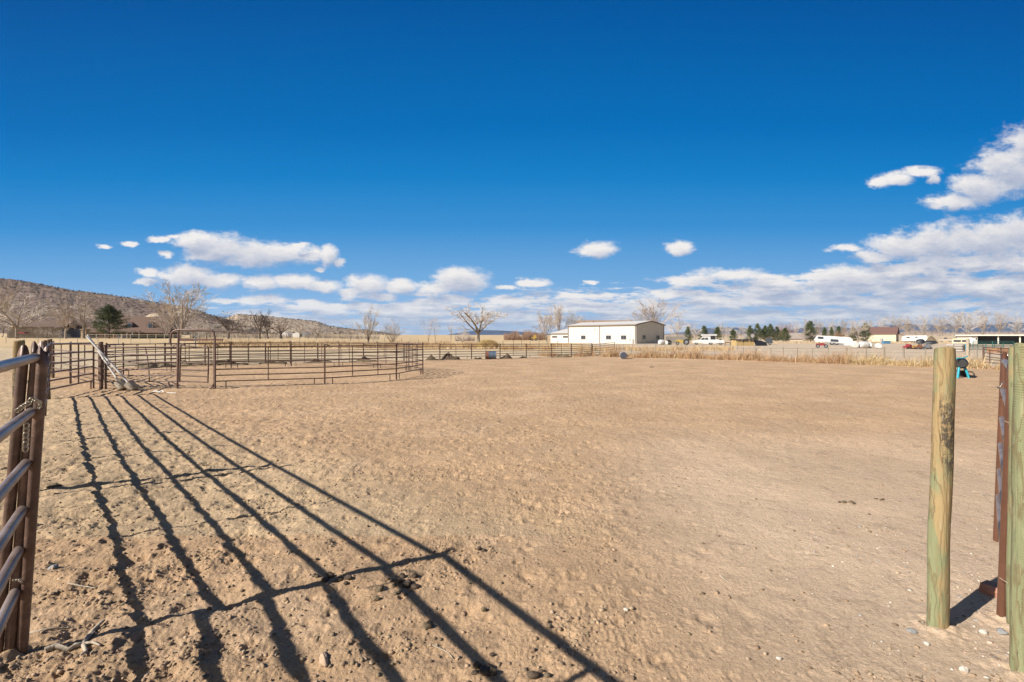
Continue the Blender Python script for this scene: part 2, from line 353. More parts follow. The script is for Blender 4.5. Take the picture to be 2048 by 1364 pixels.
ROCKG = mat('grey_stone', (.30, .30, .29), .8, 0, scale=14, var=.3, bump=.3)
BRICKR = mat('brick_fragment', (.42, .20, .13), .9, 0, scale=14, var=.25, bump=.3)
STICK = mat('bleached_wood', (.48, .40, .30), .85, 0, scale=25, var=.35, bump=.4)
GLASS = mat('window_glass', (.05, .06, .08), .12, 0, var=.2)
GLASSB = mat('sky_reflecting_glass', (.16, .22, .32), .08, .3, var=.2)
WHITE = mat('white_paint', (.64, .63, .61), .5, 0, var=.08)
CREAMW = mat('cream_metal_siding', (.66, .63, .56), .5, 0, var=.06, scale=1)
TRIMT = mat('taupe_trim', (.20, .165, .145), .6, 0, var=.1)
ROOFG = mat('pale_metal_roof', (.60, .58, .55), .7, 0, var=.1)
ROOFB = mat('brown_shingles', (.21, .135, .10), .9, 0, scale=6, var=.3, bump=.3, bscale=10)
ROOFT = mat('tan_shingles', (.37, .25, .16), .9, 0, scale=6, var=.2)
ROOFR = mat('red_brown_metal_roof', (.20, .115, .095), .6, 0, scale=2, var=.2)
BRICKW = mat('brick_wall', (.33, .22, .17), .9, 0, scale=12, var=.25)
GREYS = mat('grey_siding', (.30, .275, .24), .8, 0, scale=2, var=.12)
RUBBER = mat('tyre_rubber', (.025, .025, .025), .8, 0)
BLACKT = mat('black_tarpaulin', (.022, .026, .034), .55, 0, var=.4, bump=.4, bscale=3)
HAY = mat('hay_bale', (.50, .36, .16), .95, 0, scale=14, var=.3, bump=.5, bscale=30)
BLUEB = mat('blue_barrel', (.055, .125, .22), .5, 0, scale=9, col2=(.10, .10, .11))
RUSTR = mat('rusted_barrel_end', (.22, .09, .05), .8, 0, scale=12, var=.4)
TEAL = mat('teal_paint', (.015, .33, .42), .4, 0, var=.15)
BLACKP = mat('black_plastic', (.03, .028, .028), .4, 0, var=.3)
BLUEP = mat('blue_plastic', (.02, .12, .38), .5, 0, var=.2)
REDP = mat('red_plastic', (.26, .035, .04), .4, 0, var=.2)
YELP = mat('tractor_yellow', (.50, .34, .08), .5, 0, var=.3)
GREYM = mat('grey_metal', (.25, .26, .27), .5, .4, var=.2)
LUMBER = mat('weathered_lumber', (.30, .26, .21), .9, 0, scale=8, var=.35, stretch=(1, 8, 8))
ORANGE = mat('faded_orange_scrap', (.40, .22, .12), .7, 0, var=.35)
HEDGE = mat('hedge_leaves', (.045, .07, .03), .85, 0, var=.4, scale=4)
POSTG = None
def wood_mat(name, lean=0.0, incise=False):
    m = bpy.data.materials.new(name); m.use_nodes = True; nt = m.node_tree; b = nt.nodes['Principled BSDF']
    tc = N(nt, 'ShaderNodeTexCoord'); o = tc.outputs['Object']
    wob = VM(nt, 'SCALE', NOISE(nt, VM(nt, 'MULTIPLY', o, (1, 1, .22)), 9, 3, .6, out=1)); wob.node.inputs['Scale'].default_value = .11
    wv0 = N(nt, 'ShaderNodeTexWave', wave_type='BANDS', bands_direction='X', wave_profile='SAW'); nt.links.new(VM(nt, 'ADD', o, wob), wv0.inputs['Vector'])
    wv0.inputs['Scale'].default_value = 16; wv0.inputs['Distortion'].default_value = .6; wv0.inputs['Detail'].default_value = 3; wv0.inputs['Detail Scale'].default_value = 6
    grain = wv0.outputs[1]
    n1 = NOISE(nt, VM(nt, 'MULTIPLY', o, (1, 1, .06)), 60, 6, .7); n2 = NOISE(nt, VM(nt, 'MULTIPLY', o, (1, 1, .35)), 9, 6, .65, .8); n3 = NOISE(nt, VM(nt, 'MULTIPLY', o, (1, 1, .04)), 95, 4, .7)
    sxp = N(nt, 'ShaderNodeSeparateXYZ'); nt.links.new(o, sxp.inputs[0])
    side = SM(nt, sxp.outputs[0], -.012, -.045)
    f2 = M(nt, 'SUBTRACT', M(nt, 'ADD', n2, .04), M(nt, 'MULTIPLY', side, .22))
    c = MIXC(nt, SM(nt, f2, .40, .58), (.215, .23, .12, 1), (.335, .24, .115, 1))
    c = MIXC(nt, M(nt, 'MULTIPLY', SM(nt, grain, .62, .97), .55), c, (.13, .08, .035, 1))
    c = MIXC(nt, M(nt, 'MULTIPLY', SM(nt, n1, .50, .66), .6), c, (.22, .165, .08, 1))
    c = MIXC(nt, M(nt, 'MULTIPLY', SM(nt, n1, .44, .34), .5), c, (.40, .34, .205, 1))
    c = MIXC(nt, SM(nt, n3, .61, .68), c, (.07, .05, .03, 1))
    n4 = NOISE(nt, VM(nt, 'MULTIPLY', o, (1, 1, .6)), 38, 6, .8)
    pz = M(nt, 'MULTIPLY', SM(nt, sxp.outputs[2], .82, .95), SM(nt, sxp.outputs[2], 1.38, 1.22)); px = SM(nt, M(nt, 'ADD', sxp.outputs[0], M(nt, 'MULTIPLY', M(nt, 'SUBTRACT', n2, .5), .12)), .0, .012)
    bark = M(nt, 'MULTIPLY', pz, px)
    c = MIXC(nt, M(nt, 'MULTIPLY', bark, SM(nt, n4, .44, .52)), c, (.075, .06, .042, 1))
    c = MIXC(nt, M(nt, 'MULTIPLY', bark, SM(nt, n4, .60, .66)), c, (.36, .32, .25, 1))
    hgt = M(nt, 'ADD', M(nt, 'ADD', n1, M(nt, 'MULTIPLY', grain, -.35)), M(nt, 'MULTIPLY', bark, n4))
    if incise:
        wv = N(nt, 'ShaderNodeTexWave', wave_type='BANDS', bands_direction='Z'); nt.links.new(VM(nt, 'ADD', o, VM(nt, 'SCALE', NOISE(nt, o, 3, 2, .5, out=1))), wv.inputs['Vector'])
        wv.inputs['Vector'].links[0].from_node.inputs[1].links[0].from_node.inputs['Scale'].default_value = .03
        wv.inputs['Scale'].default_value = 26; wv.inputs['Distortion'].default_value = 1.5; wv.inputs['Detail'].default_value = 2
        sx = N(nt, 'ShaderNodeSeparateXYZ'); nt.links.new(o, sx.inputs[0])
        msk = M(nt, 'MULTIPLY', SM(nt, wv.outputs[1], .72, .86), M(nt, 'MULTIPLY', SM(nt, sx.outputs[0], -.045, -.03), SM(nt, NOISE(nt, o, 13, 2), .42, .5)))
        c = MIXC(nt, M(nt, 'MULTIPLY', msk, .75), c, (.17, .13, .06, 1)); hgt = M(nt, 'SUBTRACT', hgt, msk)
    nt.links.new(c, b.inputs['Base Color']); b.inputs['Roughness'].default_value = .85
    bn = N(nt, 'ShaderNodeBump'); bn.inputs['Strength'].default_value = .9; bn.inputs['Distance'].default_value = .006
    nt.links.new(hgt, bn.inputs['Height']); nt.links.new(bn.outputs[0], b.inputs['Normal'])
    return m
WOODP = wood_mat('green_treated_post'); WOODI = wood_mat('green_treated_post_incised', incise=True)

# ------------------------------------------------------------------ near wooden posts
def wood_post(base, top, r, label, m=WOODP, n=28, seed=1):
    t = thing('wooden_post', label, 'post', base); rng = random.Random(seed)
    b0 = Vector((0, 0, -.15)); b1 = Vector(top) - Vector(base); mb = MB(); K = 26; vs = []
    ph = [rng.uniform(0, 6.28) for _ in range(6)]
    for k in range(K + 1):
        f = k / K; c = b0.lerp(b1, f)
        for i in range(n):
            a = 2 * math.pi * i / n
            rr = r * (1.03 - .04 * f + .04 * math.sin(2 * a + ph[0] + 2 * f) + .03 * math.sin(3 * a + ph[1] + 7 * f) + .045 * math.sin(9 * f + ph[2] + a) + .03 * math.sin(17 * f + ph[4] - a) + rng.uniform(-.008, .008))
            if k == K: rr *= .95
            vs.append((c.x + rr * math.cos(a), c.y + rr * math.sin(a), c.z + (.006 * math.sin(a + ph[3]) + rng.uniform(-.003, .003) if k == K else 0)))
    fs = [(k * n + i, k * n + (i + 1) % n, (k + 1) * n + (i + 1) % n, (k + 1) * n + i) for k in range(K) for i in range(n)]
    mb.add(vs, fs, True); tp = vs[-n:]
    cap = [(b1.x + (q[0] - b1.x) * .8, b1.y + (q[1] - b1.y) * .8, q[2] + .006) for q in tp]
    mb.add(tp + cap, [(i, (i + 1) % n, (i + 1) % n + n, i + n) for i in range(n)], False); mb.add(cap, [tuple(range(n))])
    mb.build('post_shaft', m, t)
    return t
wood_post(G(1873, 2.756), P(1889.5, 698, 2.756), .0475, 'tall green treated wooden post with bark patches standing alone right of the arena', seed=3)
wood_post(G(2050, 2.36), P(2055, 690, 2.36), .052, 'thick green wooden post with rows of small cuts, cropped by the right edge', WOODI, seed=5)
wood_post(G(2031, 2.75), P(2036, 694, 2.75), .038, 'slim greenish post mostly hidden behind the post with rows of cuts', seed=6)
wood_post(G(33, 5.08), P(38, 682, 5.08), .048, 'weathered yellow green wooden post behind the top rail of the near gate', seed=7)
wood_post(G(96, 12.87), P(95, 682, 12.87), .052, 'slim wooden gate post at the far end of the left pipe fence', seed=8)
wood_post(G(104.5, 19.7), P(104, 682, 19.7), .075, 'shaded wooden post behind the far left gate', seed=9)

# ------------------------------------------------------------------ pipe panels
def panel(name, label, cat, p0, p1, rails, top, group=None, rr=.019, rp=.027, stays=(), feet=(), lean=(0, 0), mr=RUST, mp=RUST, mouth=False, hooks=False, seg=10, posts=(1, 1), bow=0, m0=0, m1=0, poststop=None, curve_feet=False, stay_bend=0):
    """a welded pipe fence panel: two end posts, level rails, uprights, short feet"""
    v = Vector((p1[0] - p0[0], p1[1] - p0[1], 0)); L = v.length; rz = math.atan2(v.y, v.x)
    t = thing(name, label, cat, (p0[0], p0[1], p0[2] if len(p0) > 2 else 0), rz, group)
    c, s_ = math.cos(-rz), math.sin(-rz); lx, ly = lean[0] * c - lean[1] * s_, lean[0] * s_ + lean[1] * c     # lean per metre of height, in panel axes
    dz = (p1[2] - p0[2]) if len(p1) > 2 and len(p0) > 2 else 0
    def q(x, z): return (x + lx * z, ly * z, z + dz * x / L)
    pt = poststop or top
    for k, x in enumerate((0.0, L)):
        if not posts[k]: continue
        mb = MB(); xi = x + (.0 if k == 0 else 0)
        if mouth:
            n = 28; vs = []; ro, ri = rp, rp * .90
            def zt(a): return -.052 * math.sin(a + m0) ** 2
            for (r_, z0, z1) in ((ro, -.05, pt), (ri, pt - .25, pt)):
                for z in (z0, z1 - .12, z1):
                    for i in range(n):
                        a = 2 * math.pi * i / n; zz = z + (zt(a) if z == z1 else 0); b = q(xi, zz); vs.append((b[0] + r_ * math.cos(a), b[1] + r_ * math.sin(a), b[2]))
            fs = []
            for g0 in (0, 3):
                for j in (0, 1):
                    for i in range(n):
                        f = ((g0 + j) * n + i, (g0 + j) * n + (i + 1) % n, (g0 + j + 1) * n + (i + 1) % n, (g0 + j + 1) * n + i); fs.append(f if g0 == 0 else f[::-1])
            fs += [(2 * n + i, 2 * n + (i + 1) % n, 5 * n + (i + 1) % n, 5 * n + i) for i in range(n)]
            mb.add(vs, fs, True)
        else: mb.tube([q(xi, -.05), q(xi, pt)], rp, seg)
        if hooks:
            sx = 1 if k == 0 else -1; hk = [(xi + sx * (rp + .11 * math.cos(a) + .0), pt - .045 + .06 * math.sin(a)) for a in [math.pi * u / 7 for u in range(8)]]
            mb.tube([q(a, b) for a, b in [(xi, pt)] + [(xi + sx * .03 * u, pt + .028 * math.sin(u * 1.05)) for u in range(1, 4)] + [(xi + sx * .15, rails[0] + .01)]], rr * .8, 6)
        mb.build('post', mp, t)
    for i, z in enumerate(rails):
        mb = MB(); pts = [q(L * u / 6, z + bow * math.sin(math.pi * u / 6)) for u in range(7)] if bow else [q(rp * .8, z), q(L - rp * .8, z)]
        if not posts[0]: pts[0] = q(0, z)
        mb.tube(pts, rr, seg); mb.build('rail', mr, t)
    for u in stays:
        mb = MB()
        if stay_bend: mb.tube([(a[0] + stay_bend * (1 - w * w), a[1], a[2]) for w, a in [(w, q(L * u, rails[-1] + (rails[0] - rails[-1]) * w)) for w in (0, .25, .5, .75, 1)]], rr * .85, 8)
        else: mb.tube([q(L * u, rails[-1]), q(L * u, rails[0])], rr * .85, 8)
        mb.build('stay', mp, t)
    for u in feet:
        mb = MB(); mb.tube([q(L * u, -.03), q(L * u, rails[-1])], rr * .85, 8); mb.build('foot', mp, t)
    return t
SIX = [1.335, 1.09, .85, .61, .42, .23]
# near gate: six fat worn rails, end post far side
e0 = (-2.577, 2.48, 0.0)        # foot of the gate's end post
VPd = Vector((-.888, 1)).normalized()
n0 = (e0[0] + .77 * (e0[1] - .62), .62, -.03)
near_gate = panel('pipe_gate', 'near brown gate with fat worn shiny rails along the left edge', 'gate', n0, (e0[0], e0[1], 0), [1.545, 1.262, .999, .76, .555, .342], 1.63, None, .0225, .0235, (.32,), (), (.050, .040), RAIL, RUST, mouth=True, seg=20, m0=.6)
tape = MB()
# leaning brown post beside it
bp = thing('steel_post', 'brown steel post with a notched top between the wooden post and the near gate', 'post', (-2.577 - .048 * .8656, 2.48 - .048 * .5009, 0))
mbp = MB(); n = 28; vs = []
for (r_, zs) in ((.0225, (-.06, 1.5, 1.61)), (.020, (1.35, 1.5, 1.61))):
    for z in zs:
        for i in range(n):
            a = 2 * math.pi * i / n; zz = z - (.05 * math.sin(a + .9) ** 2 if z == 1.61 else 0); vs.append((r_ * math.cos(a) + .052 * zz, r_ * math.sin(a) + .035 * zz, zz))
fs = []
for g0 in (0, 3):
    for j in (0, 1):
        for i in range(n):
            f = ((g0 + j) * n + i, (g0 + j) * n + (i + 1) % n, (g0 + j + 1) * n + (i + 1) % n, (g0 + j + 1) * n + i); fs.append(f if g0 == 0 else f[::-1])
fs += [(2 * n + i, 2 * n + (i + 1) % n, 5 * n + (i + 1) % n, 5 * n + i) for i in range(n)]
mbp.add(vs, fs, True).build('post_shaft', RUST, bp)
# four panels of the left fence, seen almost end on
fl = [(-2.538, 2.5025, 0.0), GP(65, 995), GP(79, 886), GP(90, 831), GP(96, 799)]
names = ['nearest dark panel of the left pipe fence, joined to the near gate post', 'second panel of the left pipe fence seen almost end on', 'third panel of the left pipe fence seen almost end on', 'farthest panel of the left pipe fence ending at the slim gate post']
for i in range(4):
    panel('corral_panel', names[i], 'fence panel', fl[i], fl[i + 1], [1.50, 1.26, 1.01, .78, .57, .34], 1.60, 'left pipe fence panels', .0185, .0235, (.5,), (), (.051 - .006 * i, .02), RAIL, RUST, mouth=(i == 0), hooks=False, seg=12, posts=(1, 1 if i == 3 else 0), m0=.6)

# ------------------------------------------------------------------ chains
def chain(label, pts, link=.034, parent_cat='chain', r=.0042):
    t = thing('chain', label, 'chain', pts[0]); r *= .7; link *= .85; pts = [Vector(q) for q in pts]; o = Vector(pts[0])
    L = [0]
    for a, b in zip(pts, pts[1:]): L.append(L[-1] + (b - a).length)
    step = link * .72; k = 0; d = 0.0; mb = MB()
    while d < L[-1]:
        for i in range(len(pts) - 1):
            if L[i + 1] >= d: break
        f = (d - L[i]) / max(1e-6, L[i + 1] - L[i]); c = pts[i].lerp(pts[i + 1], f) - o; tg = (pts[i + 1] - pts[i]).normalized()
        side = tg.cross(Vector((0, 0, 1))); side = side.normalized() if side.length > .1 else Vector((1, 0, 0)); up = side.cross(tg).normalized()
        w = side if k % 2 else up; w = (w * .8 + (up if k % 2 else side) * .6).normalized()
        ring = [c + tg * (link * .5 * math.cos(a)) + w * (link * .30 * math.sin(a)) for a in [2 * math.pi * j / 14 for j in range(15)]]
        mb.tube(ring, r, 7, cap=False); k += 1; d += step
    mb.build('links', GALV, t)
chain('galvanised chain wrapped round the near gate post below the top rail', [P(34, 822, 2.38), P(46, 813, 2.35), P(58, 806, 2.33), P(64, 797, 2.33), P(70, 801, 2.36), P(80, 806, 2.42), P(79, 815, 2.45)])
chain('loose end of chain hanging straight down the near gate post', [P(53, 852, 2.34), P(52, 870, 2.34), P(51.5, 888, 2.34), P(51, 904, 2.34)], .036, r=.0048)
chain('small rusty chain low down between the near gate and the first fence panel', [P(30, 1160, 2.42), P(38, 1159, 2.44), P(46, 1166, 2.50), P(56, 1166, 2.55), P(61, 1165, 2.6)], .026, r=.003)
wt = thing('wire_twist', 'wire twisted round the weathered wooden post on the left', 'wire', P(33, 762, 5.8)); mb = MB()
for j in range(3): mb.tube([(.078 * math.cos(a), .078 * math.sin(a), -.012 * j + .01 * math.sin(a * 2)) for a in [2 * math.pi * i / 16 for i in range(17)]], .0035, 6, cap=False)
mb.build('wire', STICK, wt, loc=(0, .07, 0))

# ------------------------------------------------------------------ narrow brown panel on the right
pn = (P(2004, 1240, 2.82)[0], 2.82, 0); pf = (P(1994, 1083, 3.93)[0], 3.93, 0)
rg = panel('corral_panel', 'glossy brown panel seen end on between the two right hand posts', 'fence panel', pn, pf, [1.455, 1.22, .99, .78, .57, .36], 1.53, None, .020, .0245, (), (), (.042, .0), RAIL, GATEB, mouth=True, seg=16, m0=.2)
mb = MB(); rzp = math.atan2(pf[1] - pn[1], pf[0] - pn[0])
chain('short clasp chain on the brown panel beside the right hand posts', [P(1994, 775, 3.85), P(2001, 774, 3.82), P(2004, 767, 3.82), P(2007, 764, 3.85)], .03, r=.004)
wr = thing('wire_tie', 'thin wire tying the brown panel to the right hand post', 'wire', P(2009, 842, 2.78)); mb = MB()
mb.tube([(0, 0, 0), (.03, -.03, -.018), (.055, -.03, -.04)], .002, 5); mb.build('wire', STICK, wr)
wr2 = thing('wire_tie', 'thin wire tying the foot of the brown panel to the right hand post', 'wire', P(2009, 842, 2.78)); MB().tube([(-.03, 0, -.90), (.02, -.04, -.94), (.06, -.05, -.96), (.085, -.08, -.95)], .002, 5).build('wire', STICK, wr2)

# ------------------------------------------------------------------ far left gate and short fence
def lerp3(a, b, f): return tuple(a[i] + (b[i] - a[i]) * f for i in range(len(a)))
w2 = (P(97.5, 674, 12.87)[0], 12.87, 0); g1 = (P(187, 674, 15.6)[0], 15.6, 0)
panel('pipe_gate', 'grey brown six rail gate hung on the slim wooden post at left', 'gate', w2, g1, [1.455, 1.19, .93, .70, .48, .25], 1.49, None, .024, .026, (.62,), (.93,), (0, 0), RUST2, RUST, seg=10)
c0 = GP(201, 778); c1 = GP(141, 767); c2 = (GP(106, 756))
panel('corral_panel', 'brown fence panel behind the far left gate, nearer half', 'fence panel', c0, c1, [1.40, 1.14, .90, .66, .42], 1.46, 'short fence behind the far left gate', .019, .034, (.5,), (), (0, 0), RUST2, RUST, hooks=True)
panel('corral_panel', 'brown fence panel behind the far left gate, ending at the shaded wooden post', 'fence panel', c1, c2, [1.40, 1.14, .90, .66, .42], 1.46, 'short fence behind the far left gate', .019, .034, (.5,), (), (0, 0), RUST2, RUST, posts=(0, 1), hooks=True)

# ------------------------------------------------------------------ round pen
PV = [(-9.54, 15.49), (-6.47, 16.7), (-4.49, 18.77), (-3.98, 21.56), (-5.1, 23.9), (-7.14, 25.7), (-9.77, 27.3), (-12.6, 27.6), (-15.1, 26.0), (-16.5, 23.4), (-16.4, 20.4), (-15.2, 17.8), (-12.98, 15.45), (-10.72, 15.49)]
PL = ['round pen panel directly right of the arched gate', 'round pen panel at front right, second to the right of the arched gate', 'short looking round pen panel at front right, last before the pen turns away', 'round pen panel at the far right side of the pen', 'back round pen panel right of the middle of the pen', 'back round pen panel at the middle of the pen', 'back round pen panel left of the middle of the pen', 'back round pen panel seen through the arched gate', 'back round pen panel just left of the arched gate', 'left back panel of the round pen', 'left side panel of the round pen behind the white poles', 'round pen panel running up to the dark corner post by the white poles', 'dusty round pen panel with a bowed upright between the white poles and the arched gate']
for i in range(13):
    a, b = PV[i], PV[i + 1]
    kw = dict(stays=(.36, .72) if i != 12 else (.55,), feet=(.1, .9), hooks=True)
    if i == 0: kw['stays'] = (.47,)
    if i == 12: kw.update(mr=RUST2, mp=RUST2, stay_bend=.13, feet=(.3,))
    if i == 11: kw['feet'] = (.5,)
    mrr = RUST if i != 12 else RUST2
    kw.setdefault('mr', RUST); kw.setdefault('mp', RUST)
    panel('round_pen_panel', PL[i], 'fence panel', (a[0], a[1], 0), (b[0], b[1], 0), SIX, 1.38, 'round pen panels', .019, .028, posts=(1, 1 if i in (12,) else 0) if i else (1, 0), **kw)
cp = thing('steel_post', 'thick dark steel corner post where the white poles lean', 'post', GP(203, 778)); MB().tube([(0, 0, -.1), (0, 0, 1.5)], .045, 12).build('post_shaft', RUST, cp)
# arched walk-through gate
ag = thing('arched_gate', 'rounded steel arch frame with a small six rail gate in the round pen', 'gate', (P(391, 674, 15.45)[0], 15.45, 0))
d = 15.45
def W(px, py): return P(px, py, d)
fr = [(340.6, 689), (341, 676), (343, 667), (348, 661.5), (356, 659.5), (390, 659.2), (418, 659), (424, 661), (428, 666), (429.5, 674), (430, 700), (430, 777)]
MB().tube([W(*q) for q in fr], .030, 10).build('arch_frame', RUST2, ag, world=True)
MB().tube([W(q[0], q[1]) for q in [(337, 763), (338, 770), (341, 776), (347, 779), (400, 779.5), (416, 779), (423, 775), (427, 768)]], .026, 10).build('threshold_bar', RUST2, ag, world=True)
MB().tube([W(357.5, 660), W(354.5, 778)], .032, 10).build('gate_post', RUST2, ag, world=True)
MB().tube([(x, y + .06, z) for x, y, z in [W(426.5, 690), W(426.5, 777)]], .026, 10).build('gate_post', RUST, ag, world=True)
sg = [[(363, 691), (366, 687.5), (369.5, 689.5)], None]
MB().tube([W(*q) for q in [(359, 764), (361, 700), (362, 690), (365.5, 687.5), (369, 690), (370, 692)]], .026, 10).build('gate_upright', RUST, ag, world=True)
MB().tube([W(*q) for q in [(415.5, 765), (416.5, 740), (417, 700), (416, 694), (414, 692), (411.5, 694), (411, 697)]], .024, 10).build('gate_upright', RUST2, ag, world=True)
for (a, b) in ((690.8, 696), (709.5, 712.5), (724.5, 727), (739, 741.5), (751, 753.5), (762.5, 764.5)):
    MB().tube([W(361, a), W(416, b)], .021, 9).build('gate_rail', RUST, ag, world=True)
# horse walker: mast with a long arm, out beyond the pen
hw = thing('horse_walker', 'dark mast with a long thin level arm standing behind the arched gate', 'horse walker', G(391, 62))
MB().tube([(0, 0, -.1), (0, 0, 2.35)], .07, 10).build('mast', GREYM, hw)
MB().tube([(-3.0, 0, 2.15), (0, 0, 2.3), (2.8, 0, 2.27), (5.6, 0, 2.15)], .09, 8, r1=.11).build('arm', BARKD, hw)
MB().tube([(0, 0, 1.5), (1.5, 0, 2.25)], .035, 6).build('brace', GREYM, hw)

# ------------------------------------------------------------------ back fence of the arena
bx = [(213, 738), (330, 734), (410, 732), (460, 729.5), (531, 728), (581, 726.8), (635.5, 725), (727, 723.5), (808, 721.5), (879.6, 720), (943, 718.5), (1000, 717.2), (1052.5, 716), (1102.6, 715), (1142.7, 714), (1183.6, 711.2)]
BL = ['back fence bay seen through the leftmost part of the round pen', 'back fence bay seen left of the arched gate', 'back fence bay seen through the arched gate', 'back fence bay just right of the arched gate', 'back fence bay behind the first round pen panel right of the arch', 'back fence bay behind the middle of the front pen panel', 'back fence bay behind the thick double pen post', 'back fence bay behind the second pen panel from the arch', 'back fence bay behind the last pen panel on the right', 'back fence bay with the large dark dirt mound, right of the pen', 'back fence bay just left of the blue barrel', 'back fence bay behind the blue barrel', 'back fence bay just right of the blue barrel', 'back fence bay in front of the lean-to of the white workshop', 'last back fence bay before the tilted gate']
bg_ = [GP(*q) for q in bx]
for i in range(len(bg_) - 1):
    a, b = bg_[i], bg_[i + 1]
    ht = lambda q: H - (687.2 + (q[0] > -6) * .6 - HY) / F * q[1]
    tp = (ht(a) + ht(b)) / 2; rl = [tp - .02 - k * (tp - .2) / 5.2 for k in range(6)]
    panel('fence_bay', BL[i], 'fence panel', a, b, rl, tp + .05, 'back fence of the arena', .020, .042, (.5,), (.14, .86) if i > 8 else (), mr=RUST, mp=RUST, hooks=False, seg=6, posts=(1, 1 if i == len(bg_) - 2 else 0))
tg0 = GP(1184.5, 711); tg1 = (P(1230, 674, 40.5)[0], 40.5, 0)
t = thing('pipe_gate', 'tilted six rail gate swung up at the right end of the back fence', 'gate', (tg0[0], tg0[1], 0))
for k in range(6):
    f = k / 5; y0 = 689.5 + 20 * f; y1 = 684.3 + 22.5 * f
    pts = [P(1184.5 + 45 * u, y0 + (y1 - y0) * u + 1.0 * math.sin(math.pi * u) * f, tg0[1] + .2 * u) for u in (0, .33, .66, 1)]
    MB().tube(pts, .022, 6).build('rail', RUST2, t, world=True)
for px_, a, b in ((1184.5, 688.5, 711), (1200, 686.5, 710), (1229, 684, 707.5)):
    MB().tube([P(px_, a, tg0[1]), P(px_, b, tg0[1])], .028, 6).build('upright', RUST2, t, world=True)

# ------------------------------------------------------------------ white pole stands
def stand(label, foot, head, bl):
    t = thing('pole_stand', label, 'pole stand', foot); v = Vector(head) - Vector(foot)
    MB().tube([(0, 0, 0), tuple(v * .5 + Vector((.02, 0, -.02))), tuple(v)], .028, 12).build('pole', PVC, t)
    MB().tube([tuple(v * .52), tuple(v * .56)], .033, 12).build('coupling', PVC, t)
    u = v.normalized(); MB().tube([tuple(u * -.10), tuple(u * -.085), tuple(u * .17)], [.115, .125, .14], 18).build('concrete_foot', CONC, t)
stand('white pole in a concrete lump, foot on the left, leaning on the corner post', (P(244, 775, 15.0)[0], 15.0, .12), P(175, 670, 15.25), '')
stand('white pole in a concrete lump, foot on the right, crossing the other pole', (P(265, 776, 14.9)[0], 14.9, .10), P(173.5, 673, 15.0), '')

# ------------------------------------------------------------------ barrels and dummy
bb = thing('steel_barrel', 'blue barrel with a rusty end lying on its side against the back fence', 'barrel', (P(982, 674, 36.3)[0], 36.3, .28))
mb = MB(); mb.tube([(-.39 + .78 * k / 12, 0, 0) for k in range(13)], [.285 + (.012 if k in (4, 8, 0, 12) else 0) for k in range(13)], 24); mb.build('barrel_body', BLUEB, bb)
MB().tube([(-.42, 0, 0), (-.16, 0, 0)], [.292, .292], 24).build('rusty_end', RUSTR, bb)
db = thing('steel_barrel', 'dark barrel lying end on at the edge of the reeds', 'barrel', (P(1246.5, 674, 36.5)[0], 36.5, .27)); db.rotation_euler = (0, 0, R(80))
mb = MB(); mb.tube([(-.42 + .84 * k / 12, 0, 0) for k in range(13)], [.275 + (.012 if k in (4, 8) else 0) for k in range(13)], 24); mb.build('barrel_body', mat('dirty_white_barrel', (.40, .38, .36), .6), db)
MB().tube([(-.46, 0, 0), (-.36, 0, 0)], [.245, .275], 24).build('lid', mat('dark_slate_lid', (.07, .075, .10), .6), db)
dd = 19.6; du = thing('roping_dummy', 'black barrel steer dummy on teal legs beside the lone wooden post', 'roping dummy', (P(1924, 674, dd)[0], dd, 0))
def DU(px, py, dy=0): q = P(px, py, dd + dy); return (q[0], q[1], q[2])
mb = MB(); mb.tube([DU(1922.5, 726.5, -.1 + 1.0 * k / 8) for k in range(9)], [.16, .215, .218, .213, .218, .213, .218, .215, .15], 22); mb.build('barrel_body', BLACKP, du, world=True)
for (a, b, c_, y) in ((1918.5, 734, 1915.5, 0), (1929, 734, 1938, 0), (1917.5, 732, 1916, .8), (1928, 732, 1934, .8)):
    MB().tube([DU(a, b, y), DU((a + c_) / 2 + (1 if a > 1924 else -.5), 746, y - .05), DU(c_, 757 - y * 2, y - .12)], .042, 10).build('leg', TEAL, du, world=True)
MB().tube([DU(1912, 718.5, -.12), DU(1916, 716, -.12), DU(1924, 716.5, -.12), DU(1930, 715, -.12), DU(1935.5, 712, -.12)], .022, 8).build('horns', TEAL, du, world=True)
MB().tube([DU(1936, 743.5, .1), DU(1944, 744, .1), DU(1948, 747, .05), DU(1949, 754, -.05), DU(1947, 756, -.1), DU(1939, 749.5, 0)], .022, 8).build('tail_hoop', BLACKP, du, world=True)
MB().tube([DU(1914, 739, .3), DU(1911.5, 744, .3), DU(1911.5, 750, .3)], .02, 8).build('side_hoop', BLACKP, du, world=True)
MB().tube([DU(1924.5, 741, .5), DU(1924.8, 757.3, .5)], [.12, .13], 18).build('counterweight', RUBBER, du, world=True)

